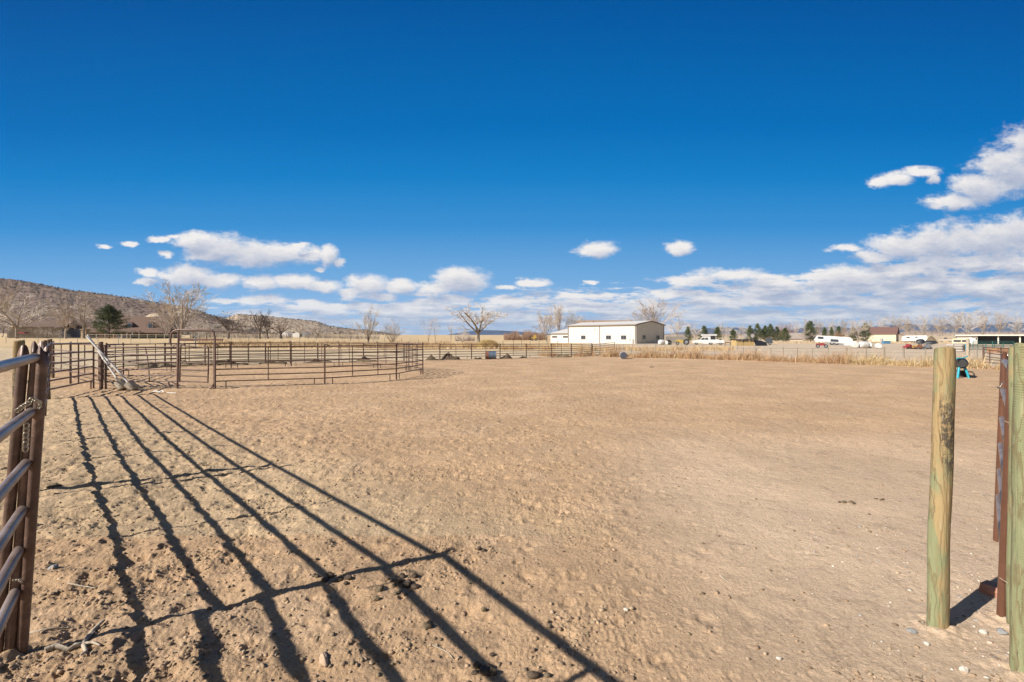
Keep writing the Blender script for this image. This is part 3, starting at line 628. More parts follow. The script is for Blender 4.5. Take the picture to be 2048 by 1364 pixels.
# ------------------------------------------------------------------ stones, dung, sticks
def rock(px, py, w, h, m, label, name='stone', cat='stone', seed=1, rz=None, long=1.0, group=None):
    rng = random.Random(seed); b = GP(px, py); z0 = gzr(b[0], b[1])
    wm = w * b[1] / F / 2; o = MB()
    vs = []; n_, m_ = 12, 8; off = [rng.uniform(0, 6.28) for _ in range(5)]
    for j in range(m_ + 1):
        ph = math.pi * j / m_
        for i in range(n_):
            th = 2 * math.pi * i / n_; k = 1 + .14 * math.sin(2 * th + off[0] + ph) + .10 * math.sin(3 * th + off[1] - 2 * ph) + rng.uniform(-.05, .05)
            vs.append((wm * k * math.sin(ph) * math.cos(th), wm * k * long * math.sin(ph) * math.sin(th), h * .5 * k * math.cos(ph)))
    o.add(vs, [(j * n_ + i, (j + 1) * n_ + i, (j + 1) * n_ + (i + 1) % n_, j * n_ + (i + 1) % n_) for j in range(m_) for i in range(n_)], seed % 2 == 0)
    ob = o.build(name, m); ob.location = (b[0], b[1], z0 + h * .28); ob.rotation_euler = (0, 0, rz if rz is not None else rng.uniform(0, 3)); tag(ob, label, cat, group); return ob
rock(648, 1325, 50, .03, mat('soil_coloured_stone', (.46, .33, .22), .9, 0, scale=14, var=.25, bump=.4), 'long sandy stone lying near the bottom edge between two shadow bars', seed=4, rz=R(122), long=.34)
rock(108, 976, 26, .05, DUNG2, 'rough tan clod beside the post shadow near the left fence', 'clod', 'clod', 5, long=.6)
rock(72, 1052, 20, .035, DUNG2, 'greenish brown clod close to the left fence posts', 'clod', 'clod', 6)
rock(107, 1138, 16, .03, ROCKG, 'rounded grey stone beside the left fence', seed=8)
rock(1595, 1266, 20, .02, ROCKG, 'small grey green stone left of the foot of the lone post', seed=9) if False else None
rock(1824, 1264, 17, .02, ROCKG, 'flat greenish stone at the foot of the lone wooden post', seed=9)
rock(1853, 1289, 14, .02, ROCKW, 'white flat stone in front of the lone wooden post', seed=10, long=.6)
rock(1967, 1266, 17, .025, ROCKW, 'largest white stone in the gravel before the brown panel', seed=12, long=.7)
rock(2004, 1266, 20, .022, ROCKG, 'grey flat stone just before the foot of the brown panel', seed=14)
rock(1928, 1346, 14, .03, ROCKW, 'angular white stone near the bottom right corner', seed=15)
rock(1978, 1352, 12, .025, ROCKW, 'pale stone at the very bottom edge on the right', seed=16) if False else None
rock(1252, 1225, 9, .02, ROCKW, 'small white stone on bare soil right of the long shadow', seed=17)
rock(1558, 1318, 10, .015, ROCKW, 'pale flat chip low in the middle of the trodden ground', seed=18)
rock(2008, 1180, 48, .05, BRICKR, 'broken red brick lying in the shadow behind the brown panel', 'brick', 'brick', 21, rz=.4, long=.6) if False else None
br = thing('brick', 'broken red brick lying behind the foot of the brown panel', 'brick', (P(1987, 674, 3.12)[0], 3.12, .02), .5)
MB().prism([(-.06, -.03), (.06, -.03), (.065, .025), (-.045, .035), (-.065, .01)], -.045, .05).build('brick_body', BRICKR, br)
def dung(px, py, balls, spread, label, seed, m=MANURE, r=.024):
    rng = random.Random(seed); b = GP(px, py); t = thing('dung_pile', label, 'dung', (b[0], b[1], 0), 0, 'horse dung on the arena soil')
    for k in range(balls):
        x = rng.gauss(0, spread); y = rng.gauss(0, spread * .8); z = gzr(b[0] + x, b[1] + y)
        k_ = r * rng.uniform(.5, 1.05); mb = MB().ball((x, y, z + k_ * .35), k_, rng.uniform(.9, 1.4), rng.uniform(.7, 1.1), rng.uniform(.6, .85), 11, 8, .17, rng); mb.build('dropping', m if rng.random() < .6 else DUNG2, t)
dung(795, 1172, 12, .075, 'dark dung pile beside the shadow crossing, the largest in the foreground', 1)
dung(770, 1190, 8, .06, 'dry crumbling brown dung just left of the largest dark pile', 2, DUNG2)
dung(650, 1162, 6, .06, 'dark dung under the crossing shadows left of the largest pile', 3)
dung(690, 1168, 4, .05, 'few dark droppings between two rail shadows', 4)
dung(870, 1250, 2, .035, 'two dark droppings on the edge of the second shadow bar', 5)
dung(966, 1224, 1, .01, 'single dark dropping between the two right hand shadow bars', 6)
dung(960, 1106, 2, .03, 'dark droppings right of the hooked shadow', 7)
dung(975, 1340, 7, .05, 'dark pile at the bottom edge in the lower shadow bar', 8)
dung(1095, 1350, 3, .03, 'dropping at the bottom edge right of the lower pile', 9)
dung(1303, 735, 5, .10, 'dark dung spot far out in the middle of the arena', 10, r=.045)
dung(1703, 1008, 5, .05, 'dark dung patch on the right half of the arena', 11, r=.02)
dung(1770, 1003, 2, .03, 'small dark dung spot right of the other patch', 12, r=.016)
dung(20, 935, 5, .10, 'dark dung outside the fence behind the near gate', 13, r=.04)
def stick(label, pts, r, name='stick', branches=()):
    b = GP(*pts[0]); t = thing(name, label, 'stick', (b[0], b[1], 0)); mb = MB()
    def W3(q, k): g_ = GP(*q); return (g_[0] - b[0], g_[1] - b[1], gzr(g_[0], g_[1]) + r * .8 + k)
    mb.tube([W3(q, .004 * (i % 2)) for i, q in enumerate(pts)], r, 7, r1=r * .5)
    for bq in branches: mb.tube([W3(q, 0) for q in bq], r * .75, 6, r1=r * .3)
    mb.build('wood', STICK, t)
stick('large pale forked branch on the ground at lower left', [(90, 1311), (110, 1303), (135, 1303), (150, 1297), (166, 1292), (178, 1275), (192, 1260), (208, 1246)], .016, 'branch', [[(166, 1293), (185, 1290), (200, 1296)], [(166, 1293), (172, 1310), (160, 1320)], [(178, 1275), (190, 1270)]])
stick('thin pale twig lying just below the foot of the left fence post', [(40, 1277), (60, 1279), (85, 1277), (110, 1270), (140, 1262)], .008)
stick('straight pale stick across the leftmost shadow bar', [(136, 1174), (160, 1177), (190, 1180)], .006)
stick('white straight stick on the bare ground at centre right', [(1611, 1111), (1630, 1113), (1651, 1116)], .006)
stick('short curved pale stick left of the white straight stick', [(1440, 1155), (1448, 1163), (1459, 1169)], .005)
stick('forked dry twig beside the brown panel on the right', [(1944, 986), (1962, 991), (1978, 997), (1996, 1005)], .006, 'stick', [[(1962, 991), (1975, 1001), (1988, 1010)]])
stick('crooked pale twig cluster low in the middle foreground', [(860, 1290), (880, 1300), (897, 1305), (905, 1318)], .004)
sc = thing('plastic_scrap', 'crumpled white scrap on the soil below the arched gate', 'scrap', GP(318, 787)); mb = MB()
mb.tube([(-.2, .05, .05), (-.1, 0, .07), (0, 0, .05), (.08, .02, .08), (.16, -.02, .04)], .018, 6); mb.tube([(.02, 0, .05), (.10, -.12, .03), (.12, -.2, .03)], .015, 6); mb.tube([(.3, -.1, .03), (.6, -.15, .03)], .012, 6); mb.build('scrap_piece', PVC, sc)

# loose clods, gravel and straw near the camera: nobody could count them
rs = np.random.RandomState(3)
def scatter(name, n, size, xs, ys, colr, label, amp_w=True, flat=.6, keep=None):
    ico = [(0, 0, 1)] + [(math.cos(a) * .9, math.sin(a) * .9, .35) for a in [2 * math.pi * k / 5 for k in range(5)]] + [(math.cos(a) * .9, math.sin(a) * .9, -.4) for a in [2 * math.pi * (k + .5) / 5 for k in range(5)]]
    tri = [(0, 1 + k, 1 + (k + 1) % 5) for k in range(5)] + [(1 + k, 6 + k, 1 + (k + 1) % 5) for k in range(5)] + [(1 + (k + 1) % 5, 6 + k, 6 + (k + 1) % 5) for k in range(5)]
    ico = np.array(ico); tri = np.array(tri)
    y = ys[0] * (ys[1] / ys[0]) ** rs.rand(n * 8); u = xs[0] + (xs[1] - xs[0]) * rs.rand(n * 8); x = u * y
    if amp_w: k_ = rs.rand(n * 8) < amp(x, y) ** 1.3 * (.10 + .25 * sst(.1, .7, -u) + .9 * sst(.0, .3, perlin(x * 1.1 + 31, y * 1.1 + 17)) * sst(-.25, .25, perlin(x * 4.1, y * 4.1 + 9)))
    else: k_ = np.ones(n * 8, bool)
    if keep is not None: k_ &= keep(x, y)
    x, y = x[k_][:n], y[k_][:n]; n = len(x); z = relief(x, y)
    s = size[0] * (size[1] / size[0]) ** (rs.rand(n) ** 2.2)
    an = rs.rand(n) * 6.28; sc3 = rs.uniform(.6, 1.3, (n, 3)) * [1, 1, flat]
    P_ = ico[None] * (1 + rs.uniform(-.28, .28, (n, 11, 1))) * sc3[:, None] * s[:, None, None]
    ca, sa = np.cos(an)[:, None], np.sin(an)[:, None]; X = P_[..., 0] * ca - P_[..., 1] * sa; Yv = P_[..., 0] * sa + P_[..., 1] * ca
    V = np.stack([X + x[:, None], Yv + y[:, None], P_[..., 2] + (z + s * .2)[:, None]], -1).reshape(-1, 3)
    Fq = (tri[None] + (np.arange(n) * 11)[:, None, None]).reshape(-1, 3)
    pal = np.array(colr); c = pal[rs.randint(len(pal), size=n)] * rs.uniform(.8, 1.15, (n, 1)); c = np.repeat(c, 11, 0); c = np.concatenate([c, np.ones((len(c), 1))], 1)
    me = fast_mesh(name, V, Fq, REED, c); o = bpy.data.objects.new(name, me); COL.objects.link(o); tag(o, label, 'soil' if 'clod' in name else 'gravel', kind='stuff')
scatter('soil_clods', 26000, (.0022, .017), (-1.12, 1.08), (1.9, 16), [(.40, .275, .17), (.43, .30, .19), (.33, .225, .14), (.21, .145, .09), (.44, .33, .215), (.27, .20, .12)], 'loose crumbs and clods of dry soil over the arena')
scatter('gravel', 420, (.004, .013), (.55, 1.1), (2.1, 4.5), [(.58, .52, .43), (.5, .42, .33), (.33, .32, .30), (.55, .38, .29)], 'small pale gravel around the right hand posts', False, .5, lambda x, y: (rs.rand(len(x)) < sst(1.5, 2.9, x)))
def blades(name, pts, h, w, lean, cols, label, cat, seg=3, tip=.15, droop=.4):
    """thin dry blades, each a bent ribbon; pts is an n x 3 array of roots"""
    n = len(pts); hh = h[0] + (h[1] - h[0]) * rs.rand(n) ** 1.3 if not hasattr(h, 'shape') else h
    a = rs.rand(n) * 6.28; ln_ = rs.uniform(lean[0], lean[1], n); ww = w * rs.uniform(.6, 1.4, n); fa = rs.rand(n) * 3.14
    V = []; 
    for k in range(seg + 1):
        f = k / seg; off = ln_ * hh * (f ** 1.6); zz = hh * (f - droop * ln_ * f * f); wk = ww * (1 - (1 - tip) * f)
        cx = pts[:, 0] + np.cos(a) * off; cy = pts[:, 1] + np.sin(a) * off; cz = pts[:, 2] + zz
        for sgn in (-1, 1): V.append(np.stack([cx + sgn * wk * np.cos(fa), cy + sgn * wk * np.sin(fa), cz], -1))
    V = np.stack(V, 1).reshape(-1, 3); m_ = (seg + 1) * 2
    q = np.array([(2 * k, 2 * k + 1, 2 * k + 3, 2 * k + 2) for k in range(seg)]); Fq = (q[None] + (np.arange(n) * m_)[:, None, None]).reshape(-1, 4)
    pal = np.array(cols); cn = perlin(pts[:, 0] * .8, pts[:, 1] * .8); ci = np.clip((rs.rand(n) * .55 + np.clip(cn * 1.1 + .3, 0, .45)) * len(pal), 0, len(pal) - 1).astype(int); c = pal[ci] * rs.uniform(.7, 1.2, (n, 1)); c = np.repeat(c, m_, 0); c = np.concatenate([c, np.ones((len(c), 1))], 1)
    me = fast_mesh(name, V, Fq, REED, c); o = bpy.data.objects.new(name, me); COL.objects.link(o); tag(o, label, cat, kind='stuff'); return o
# straw litter lying on the soil
n = 1500; y = 2.0 * (8 / 2.0) ** rs.rand(n); x = (rs.rand(n) * 2.2 - 1.1) * y; pt = np.stack([x, y, relief(x, y) + .004], -1)
V = []; an = rs.rand(n) * 6.28; Ls = .008 + .04 * rs.rand(n) ** 2.5; dx = np.cos(an) * Ls; dy = np.sin(an) * Ls; z1 = relief(x + dx, y + dy) + .005
wv_ = .0012; V = np.stack([np.stack([x - dy / Ls * wv_, y + dx / Ls * wv_, pt[:, 2]], -1), np.stack([x + dy / Ls * wv_, y - dx / Ls * wv_, pt[:, 2]], -1), np.stack([x + dx + dy / Ls * wv_, y + dy - dx / Ls * wv_, z1], -1), np.stack([x + dx - dy / Ls * wv_, y + dy + dx / Ls * wv_, z1], -1)], 1).reshape(-1, 3)
c = np.repeat(np.array([(.60, .50, .34), (.5, .4, .25), (.38, .3, .2)])[rs.randint(3, size=n)], 4, 0); c = np.concatenate([c, np.ones((len(c), 1))], 1)
me = fast_mesh('straw', V, (np.arange(4)[None] + (np.arange(n) * 4)[:, None]), REED, c); o = bpy.data.objects.new('straw', me); COL.objects.link(o); tag(o, 'bits of straw scattered on the soil', 'straw', kind='stuff')

# ------------------------------------------------------------------ tall dry growth
REDB = [(.66, .52, .32), (.60, .42, .22), (.58, .35, .18), (.46, .25, .12), (.36, .19, .10)]
YELB = [(.60, .43, .20), (.66, .50, .26), (.52, .34, .15), (.70, .57, .34), (.45, .27, .13)]
TAWN = [(.66, .49, .28), (.60, .43, .23), (.70, .55, .35), (.50, .34, .19)]
def along(path, n, thick, jit=1.0):
    path = np.array(path, float); seg = np.hypot(*(path[1:] - path[:-1]).T); cum = np.concatenate([[0], np.cumsum(seg)]); t = rs.rand(n) * cum[-1]
    i = np.clip(np.searchsorted(cum, t) - 1, 0, len(seg) - 1); f = (t - cum[i]) / seg[i]; p = path[i] + (path[i + 1] - path[i]) * f[:, None]
    clump = perlin(t * .9, t * 0 + 3.3)
    dp = (path[i + 1] - path[i]) / seg[i][:, None]; nn = np.stack([-dp[:, 1], dp[:, 0]], -1); nn *= np.sign(nn[:, 1:2]) 
    off = rs.rand(n) * thick + .5 * perlin(t * .8, t * 0); p = p + nn * off[:, None]
    return np.stack([p[:, 0], p[:, 1], gz(p[:, 0], p[:, 1])], -1), clump, t
RP = [GP(1196, 714)[:2], GP(1330, 717)[:2], GP(1460, 720.5)[:2], GP(1590, 725)[:2], GP(1700, 728.5)[:2]]
RQ = [GP(1690, 728)[:2], GP(1760, 731)[:2], GP(1830, 733)[:2], GP(1900, 736)[:2], GP(1985, 738.5)[:2], GP(2040, 741)[:2]]
def reeds(name, path, n1, n2, cols, label, hs=1.0):
    for nm, nn, th, hr, ln_, w_ in ((name, n1, 2.6, (.06, .42), (.25, 1.1), .022), ('', n2, 3.0, (.40, .95), (.05, .6), .012)):
        p, cl, t = along(path, nn, th); h_ = (hr[0] + (hr[1] - hr[0]) * rs.rand(nn) ** 1.5) * (.9 + 1.5 * cl) * hs
        if nm: P1, H1 = p, h_
        else: P1 = np.vstack([P1, p]); H1 = np.concatenate([H1, h_])
    k = H1 > .05; blades(name, P1[k], H1[k], .012, (.15, 1.2), cols, label, 'reeds', 3)
reeds('dry_reeds', RP, 12500, 4200, REDB + TAWN[:2], 'rust brown dry reeds and weeds in the ditch behind the arena, left of centre right')
reeds('dry_reeds', RQ, 9000, 2200, YELB, 'straw yellow flattened reeds along the right end of the arena', .8)
reeds('dry_weeds', [GP(1085, 713.4)[:2], GP(1150, 713)[:2], GP(1200, 713)[:2]], 900, 500, REDB, 'dry weeds growing through the last fence bays and the tilted gate', .8)
def patch(name, px0, px1, d0, d1, n, h, cols, label, lean=(.05, .5), w=.03, cat='grass', fr=.5, thr=-.1):
    u = px0 + (px1 - px0) * rs.rand(n * 2); d = d0 + (d1 - d0) * rs.rand(n * 2); x = (u - CX) / F * d
    k = perlin(x * .25 * fr * 4, d * .12 * fr * 4) > thr; x, d = x[k][:n], d[k][:n]
    h = (h[0] + (h[1] - h[0]) * rs.rand(len(x)) ** 1.2) * np.clip(.82 + .5 * perlin(x * .9 / max(1, d.mean() / 60), x * 0 + 4.4) + .5 * perlin(x * 3.1 / max(1, d.mean() / 60), x * 0 + 8.4), .4, 1.4)
    blades(name, np.stack([x, d, gz(x, d)], -1), h, w, lean, cols, label, cat, 2)
patch('field_grass', 395, 1010, 66, 100, 16000, (.25, .8), TAWN, 'tall tawny grass in the field behind the back fence', thr=-.25)
patch('field_weeds', 770, 990, 70, 84, 3800, (.6, 1.35), [(.50, .30, .17), (.55, .36, .20), (.60, .44, .26)], 'orange brown weeds in the field left of the big bare tree', w=.022)
patch('field_weeds', 1000, 1110, 62, 72, 2600, (.3, .75), [(.52, .31, .16), (.60, .42, .22)], 'orange brown weeds between the straw mound and the white workshop', w=.02)
patch('field_weeds', 1140, 1470, 58, 64, 6000, (.3, .85), REDB[:3] + TAWN, 'reddish weeds along the gravel lot in front of the white workshop', w=.018)
patch('field_grass', 1100, 1135, 80, 95, 1200, (.3, .8), TAWN, 'yellow grass left of the lean-to')
patch('brush_thicket', 1008, 1092, 215, 235, 5200, (2.0, 5.2), [(.36, .22, .15), (.42, .27, .18), (.30, .19, .13)], 'reddish brown brush thicket on the horizon between the big tree and the workshop', (.0, .35), .05, 'thicket', .1, -.4)
patch('brush_thicket', 910, 950, 180, 200, 900, (1.0, 3.2), [(.30, .23, .20), (.36, .28, .22)], 'grey brown brush left of the big bare tree trunk', (.0, .5), .04, 'thicket', .1, -.4)
patch('roadside_grass', 1330, 2060, 120, 150, 9000, (.2, .7), TAWN + [(.40, .32, .2)], 'dry grass verge beyond the gravel lot', thr=-.1)
patch('far_brush', 1330, 2060, 300, 420, 8000, (1.0, 3.6), [(.36, .30, .26), (.40, .33, .28), (.33, .25, .2)], 'far greyish brush and orchard along the right horizon', (.0, .4), .07, 'brush', .05, -.15)
patch('far_brush', 380, 760, 170, 240, 5000, (1.0, 3.4), [(.44, .37, .30), (.38, .31, .25), (.48, .41, .33)], 'pale grey brush at the foot of the left hills', (.0, .5), .05, 'brush', .08, -.1)
def mound(px, py, wpx, h, label, seed, m=MANURE, cat='dirt mound', name='dirt_mound', group='dark mounds under the back fence', asp=.5, dd_=None):
    b = GP(px, py) if dd_ is None else G(px, dd_); w = wpx * b[1] / F / 2; K, n = 14, 30; V = []; rg_ = np.random.RandomState(seed); o1, o2 = rg_.rand(2) * 50
    for j in range(K + 1):
        for i in range(n):
            a = 2 * math.pi * i / n; r = j / K; x = w * r * math.cos(a); y = w * asp * r * math.sin(a)
            k = float(perlin(np.array([x * 1.4 / max(.4, h) * .5 + o1]), np.array([y * 1.4 / max(.4, h) * .5 + o2]))[0]); k2 = float(perlin(np.array([x * 7 + o1]), np.array([y * 7 + o2]))[0])
            V.append((x, y, max(-.05, h * (1 - r ** 2) ** .8 * (.62 + 1.5 * k) + .45 * h * k2 * (1 - r)) - (.05 if j == K else 0)))
    mb = MB(); mb.add(V, [(j * n + i, j * n + (i + 1) % n, (j + 1) * n + (i + 1) % n, (j + 1) * n + i) for j in range(K) for i in range(n)][::-1], False)
    o = mb.build(name, m); o.location = b; tag(o, label, cat, group); return o
for k, a in enumerate([(310, 734, 84, .26, 'low dark mound behind the arched gate, left of it'), (372, 731, 70, .3, 'dark mound seen through the arched gate'), (452, 730, 96, .26, 'long dark mound just right of the arched gate'),
        (545, 727.5, 60, .22, 'thin dark mound behind the first pen panel right of the arch'), (640, 725, 70, .2, 'thin dark ridge behind the double pen post'), (728, 723, 60, .26, 'dark mound behind the second pen panel'),
        (899, 719.5, 44, .62, 'tallest dark mound right of the pen, with a pointed top'), (864, 720.5, 30, .3, 'low dark mound between the pen and the tallest mound'), (956, 718, 18, .26, 'small dark mound left of the blue barrel'),
        (1012, 717, 26, .3, 'small dark mound right of the blue barrel'), (1046, 716, 20, .18, 'lowest small mound in front of the workshop end'), (1122, 714.5, 44, .26, 'grey brown mound in front of the lean-to')]):
    mound(a[0], a[1], a[2], a[3], a[4], 20 + k, DUNG2 if k in (0, 1, 2, 3, 4, 5, 11) else MANURE)
mound(975, 687, 46, 1.15, 'large golden mound of dry straw right of the big bare tree', 50, HAY, 'straw mound', 'straw_mound', None, .7, 72)
n = 5000; th = rs.rand(n) * 6.28; r_ = rs.rand(n) ** .5; cx, cy = P(975, 0, 72)[0], 72
p3 = np.stack([cx + 1.75 * r_ * np.cos(th), cy + 1.3 * r_ * np.sin(th), .98 * np.sqrt(np.maximum(0, 1 - r_ ** 2)) + .05], -1)
o = blades('loose_straw', p3, (.15, .45), .012, (.2, .9), [(.66, .50, .22), (.72, .56, .28), (.55, .38, .16)], 'loose golden straw covering the mound', 'straw', 2)

# ------------------------------------------------------------------ wire fences
def wire_fence(label, pts, h, wires, rp=.035, m=LUMBER, mw=GREYM, wr=.006, group=None, thick=()):
    t = thing('wire_fence', label, 'fence', pts[0]); o = Vector(pts[0]); rng = random.Random(len(pts))
    for i, q in enumerate(pts):
        q = Vector(q) - o; hh = h[i] if isinstance(h, (list, tuple)) else h * rng.uniform(.93, 1.08)
        MB().tube([q + Vector((0, 0, -.1)), q + Vector((rng.uniform(-.03, .03), 0, hh))], rp * (1.7 if i in thick else 1), 7).build('fence_post', m, t)
    hm = (sum(h) / len(h) if isinstance(h, (list, tuple)) else h)
    for k in range(wires):
        z = hm * (.93 - .72 * k / max(1, wires - 1)); mb = MB(); mb.tube([Vector(q) - o + Vector((0, 0, z)) for q in pts], wr, 4); mb.build('wire', mw, t)
    return t
A_, B_ = Vector((8.6, 43.0)), Vector((36, 36))
pl = []; hl = []
for i, px_ in enumerate([1232, 1262, 1286.6, 1311, 1333.5, 1375, 1405, 1430, 1458, 1487, 1511.6, 1541.7, 1566.8, 1595, 1624.7, 1656, 1693, 1732, 1768.5, 1807.5, 1850.5, 1898, 1954]):
    u = (px_ - CX) / F; s_ = (A_.x - u * A_.y) / (u * (B_.y - A_.y) - (B_.x - A_.x)); q = A_ + (B_ - A_) * s_; pl.append((q.x, q.y, 0)); hl.append(H - (694 + (i % 3) * 1.2 - HY) / F * q.y)
wire_fence('wire fence on weathered posts running behind the reeds', pl, hl, 3, .035, thick=(10, 16, 18, 19))
pl = [G(px_, 62) for px_ in (1232, 1247, 1265, 1290, 1312, 1330, 1354, 1371, 1388, 1405, 1440, 1475, 1510)]
wire_fence('second wire fence between the reeds and the white workshop', pl, .72, 2, .04)
wire_fence('wire fence with thin stakes across the tawny field left of centre', [G(px_, 112) for px_ in list(range(446, 840, 17))], 1.05, 3, .04, GREYM, wr=.01)
wire_fence('wire fence with thin stakes across the dusty field at far left', [G(px_, 78) for px_ in (-60, -20, 12, 48, 76, 120, 155, 196, 237, 262, 300, 338, 370, 400)], 1.15, 3, .03, GREYM)
wire_fence('post and wire fence in front of the workshop lean-to', [G(px_, 76) for px_ in (1006, 1027, 1043, 1060, 1078, 1096, 1115)], 1.1, 3, .05)
t = thing('rail_fence', 'pale rail fence in front of the brick house hedge', 'fence', G(175, 120)); o3 = Vector(t.location)
for px_ in range(176, 372, 17): q = Vector(G(px_, 120)) - o3; MB().box(q.x - .07, q.x + .07, -.05, .05, q.z - .1, q.z + 1.25).build('fence_post', STICK, t)
q = Vector(G(370, 120)) - o3
for z in (1.12, .72): MB().tube([(0, -.08, z), (q.x, -.08, z + q.z)], .05, 4).build('fence_rail', STICK if z > 1 else BARKD, t)
wb = tag(MB().box(-4.6, 4.6, -.1, .1, -.3, .55).build('steel_beam', mat('oxide_red_beam', (.13, .06, .045), .7)), 'long low oxide red beam wall behind the arched gate', 'beam wall'); wb.location = G(402, 103)
pp = thing('tall_pole', 'tall pale wooden pole beside the barrel dummy', 'pole', (P(1935.5, 0, 31)[0], 31, 0)); MB().tube([(0, 0, -.1), (0, 0, H - 3 * 31 / F)], .085, 10).build('pole_shaft', STICK, pp)
def board(px0, px1, d, z0, z1, th, name, m, t, dy=0): a = P(px0, 0, d)[0] - t.location.x; b = P(px1, 0, d)[0] - t.location.x; MB().box(a, b, dy - th, dy + th, z0, z1).build(name, m, t)

# ------------------------------------------------------------------ right hand panels
t = thing('corral_panel', 'rusty red brown panel sloping down beyond the barrel dummy', 'fence panel', (P(1967, 0, 31)[0], 31, 0))
for a, b in ((695, 697), (698.7, 705.7), (705, 712.8), (712, 720), (717, 725), (724, 731)): MB().tube([P(1967, a, 31), P(2026, b, 28.5)], .026, 6).build('rail', RUST, t, world=True)
for px_, a, b, d_, r_2 in ((1967, 694, 725, 31, .05), (1979.5, 699, 727, 30.5, .03), (2002, 693, 727, 29.6, .03), (2025, 692, 732, 28.5, .10)): MB().tube([P(px_, a, d_), P(px_, b, d_)], r_2, 8).build('upright', RUST, t, world=True)
for i, (a, b) in enumerate(((1939, 1972), (1972, 2006), (2006, 2046))):
    ga_, gb_ = G(a, 55), G(b, 56); panel('corral_panel', ['green corral panel left of the rusty red panel', 'green corral panel behind the rusty red panel', 'green corral panel nearest the right edge'][i], 'fence panel', ga_, gb_, [.86, .70, .54, .38, .22], .90, 'green corral panels by the open shed', .03, .04, (.5,), (), mr=GREENM, mp=GREENM, seg=6)
for i, (a, b) in enumerate(((1946, 1985), (1985, 2028))):
    ga_, gb_ = G(a, 70), G(b, 72); panel('corral_panel', ['green corral panel in the back row, left', 'green corral panel in the back row, right, below the posts of the shed'][i], 'fence panel', ga_, gb_, [1.02, .82, .62, .42, .22], 1.06, 'green corral panels by the open shed', .035, .045, (.5,), (), mr=GREENM, mp=GREENM, seg=6)

# ------------------------------------------------------------------ buildings
def ribs(mb, x0, x1, y, z0, z1, step=.3, pr=.03):
    x = x0 + step
    while x < x1: mb.box(x - .04, x + .04, y - pr, y, z0, z1); x += step
def win(mbn, t, x0, x1, z0, z1, y, frame=TRIMT, glass=GLASS, bars=1, out=-1):
    f = MB(); w = .07
    f.box(x0, x1, y + out * .06, y + out * .004, z0, z0 + w).box(x0, x1, y + out * .06, y + out * .004, z1 - w, z1).box(x0, x0 + w, y + out * .06, y + out * .004, z0 + w, z1 - w).box(x1 - w, x1, y + out * .06, y + out * .004, z0 + w, z1 - w)
    for k in range(bars): xc = x0 + (x1 - x0) * (k + 1) / (bars + 1); f.box(xc - .03, xc + .03, y + out * .055, y + out * .006, z0 + w, z1 - w)
    fo = f.build('window', frame, t); MB().box(x0 + w, x1 - w, y + out * .03, y + out * .002, z0 + w, z1 - w).build('pane', glass, fo); return fo
# white metal workshop: local x runs along the long lit face, y into the building
C0 = Vector((30.3, 118.0)); C1 = Vector((15.5, 133.6)); dirv = (C0 - C1).normalized(); Lw = (C0 - C1).length; Wd = 13.3
ws = thing('metal_workshop', 'large white metal workshop with a shaded right gable end and lean-to', 'workshop', (C1.x, C1.y, 0), math.atan2(dirv.y, dirv.x))
def onface(px): u = (px - CX) / F; s_ = (u * C1.y - C1.x) / (dirv.x - u * dirv.y); return s_
EV, RDG = 4.70, 5.6
mb = MB().box(0, Lw, 0, .2, 0, EV); ribs(mb, 0, Lw, 0, .05, EV - .05, .9, .07); mb.build('front_wall', CREAMW, ws)
mb = MB().prism([(0, 0), (Wd, 0), (Wd, EV), (Wd / 2, RDG), (0, EV)], 0, .2)
mb.v = [(Lw + .002 - y, x + .2 * (x < .1), z) for x, y, z in mb.v]
ew = mb.build('gable_wall', CREAMW, ws)
mb = MB()
y = .45
while y < Wd: zt_ = EV + (RDG - EV) * (1 - abs(y - Wd / 2) / (Wd / 2)) - .1; mb.box(Lw + .003, Lw + .045, y - .04, y + .04, .05, zt_); y += .45
rb_ = mb.build('siding_ribs', CREAMW, ws)
MB().box(0, Lw, Wd - .2, Wd, 0, EV).build('back_wall', CREAMW, ws); MB().prism([(0, 0), (Wd, 0), (Wd, EV), (Wd / 2, RDG), (0, EV)], 0, .2); 
mb = MB().prism([(-.35, EV + .0), (Wd / 2, RDG + .06), (Wd + .35, EV), (Wd + .35, EV + .14), (Wd / 2, RDG + .2), (-.35, EV + .14)], -.3, Lw + .3)
mb.v = [(y, x, z) for x, y, z in mb.v]; mb.f = [f[::-1] for f in mb.f]; mb.build('roof', ROOFG, ws)
mb = MB().box(-.3, Lw + .32, -.42, -.36, EV - .12, EV + .12); mb.build('gutter', TRIMT, ws)
mb = MB(); mb.prism([(-.36, EV - .14), (Wd / 2, RDG - .08), (Wd + .36, EV - .14), (Wd + .36, EV + .16), (Wd / 2, RDG + .22), (-.36, EV + .16)], 0, .05); mb.v = [(Lw + .31 + y, x, z) for x, y, z in mb.v]; mb.build('gable_trim', TRIMT, ws)
for px_ in (1136.8, 1199.5, 1270.8): x = min(Lw - .1, max(.12, onface(px_))); MB().box(x - .1, x + .1, -.14, -.05, .1, EV - .1).build('downspout', TRIMT, ws)
MB().box(Lw + .03, Lw + .12, -.04, .16, 0, EV).build('corner_trim', TRIMT, ws); MB().box(Lw + .03, Lw + .12, Wd - .2, Wd, 0, EV).build('corner_trim', TRIMT, ws)
for a, b in ((1162.5, 1171), (1212.5, 1222), (1242.5, 1252.5)): win(0, ws, onface(a), onface(b), 1.05, 2.05, -.05, bars=1)
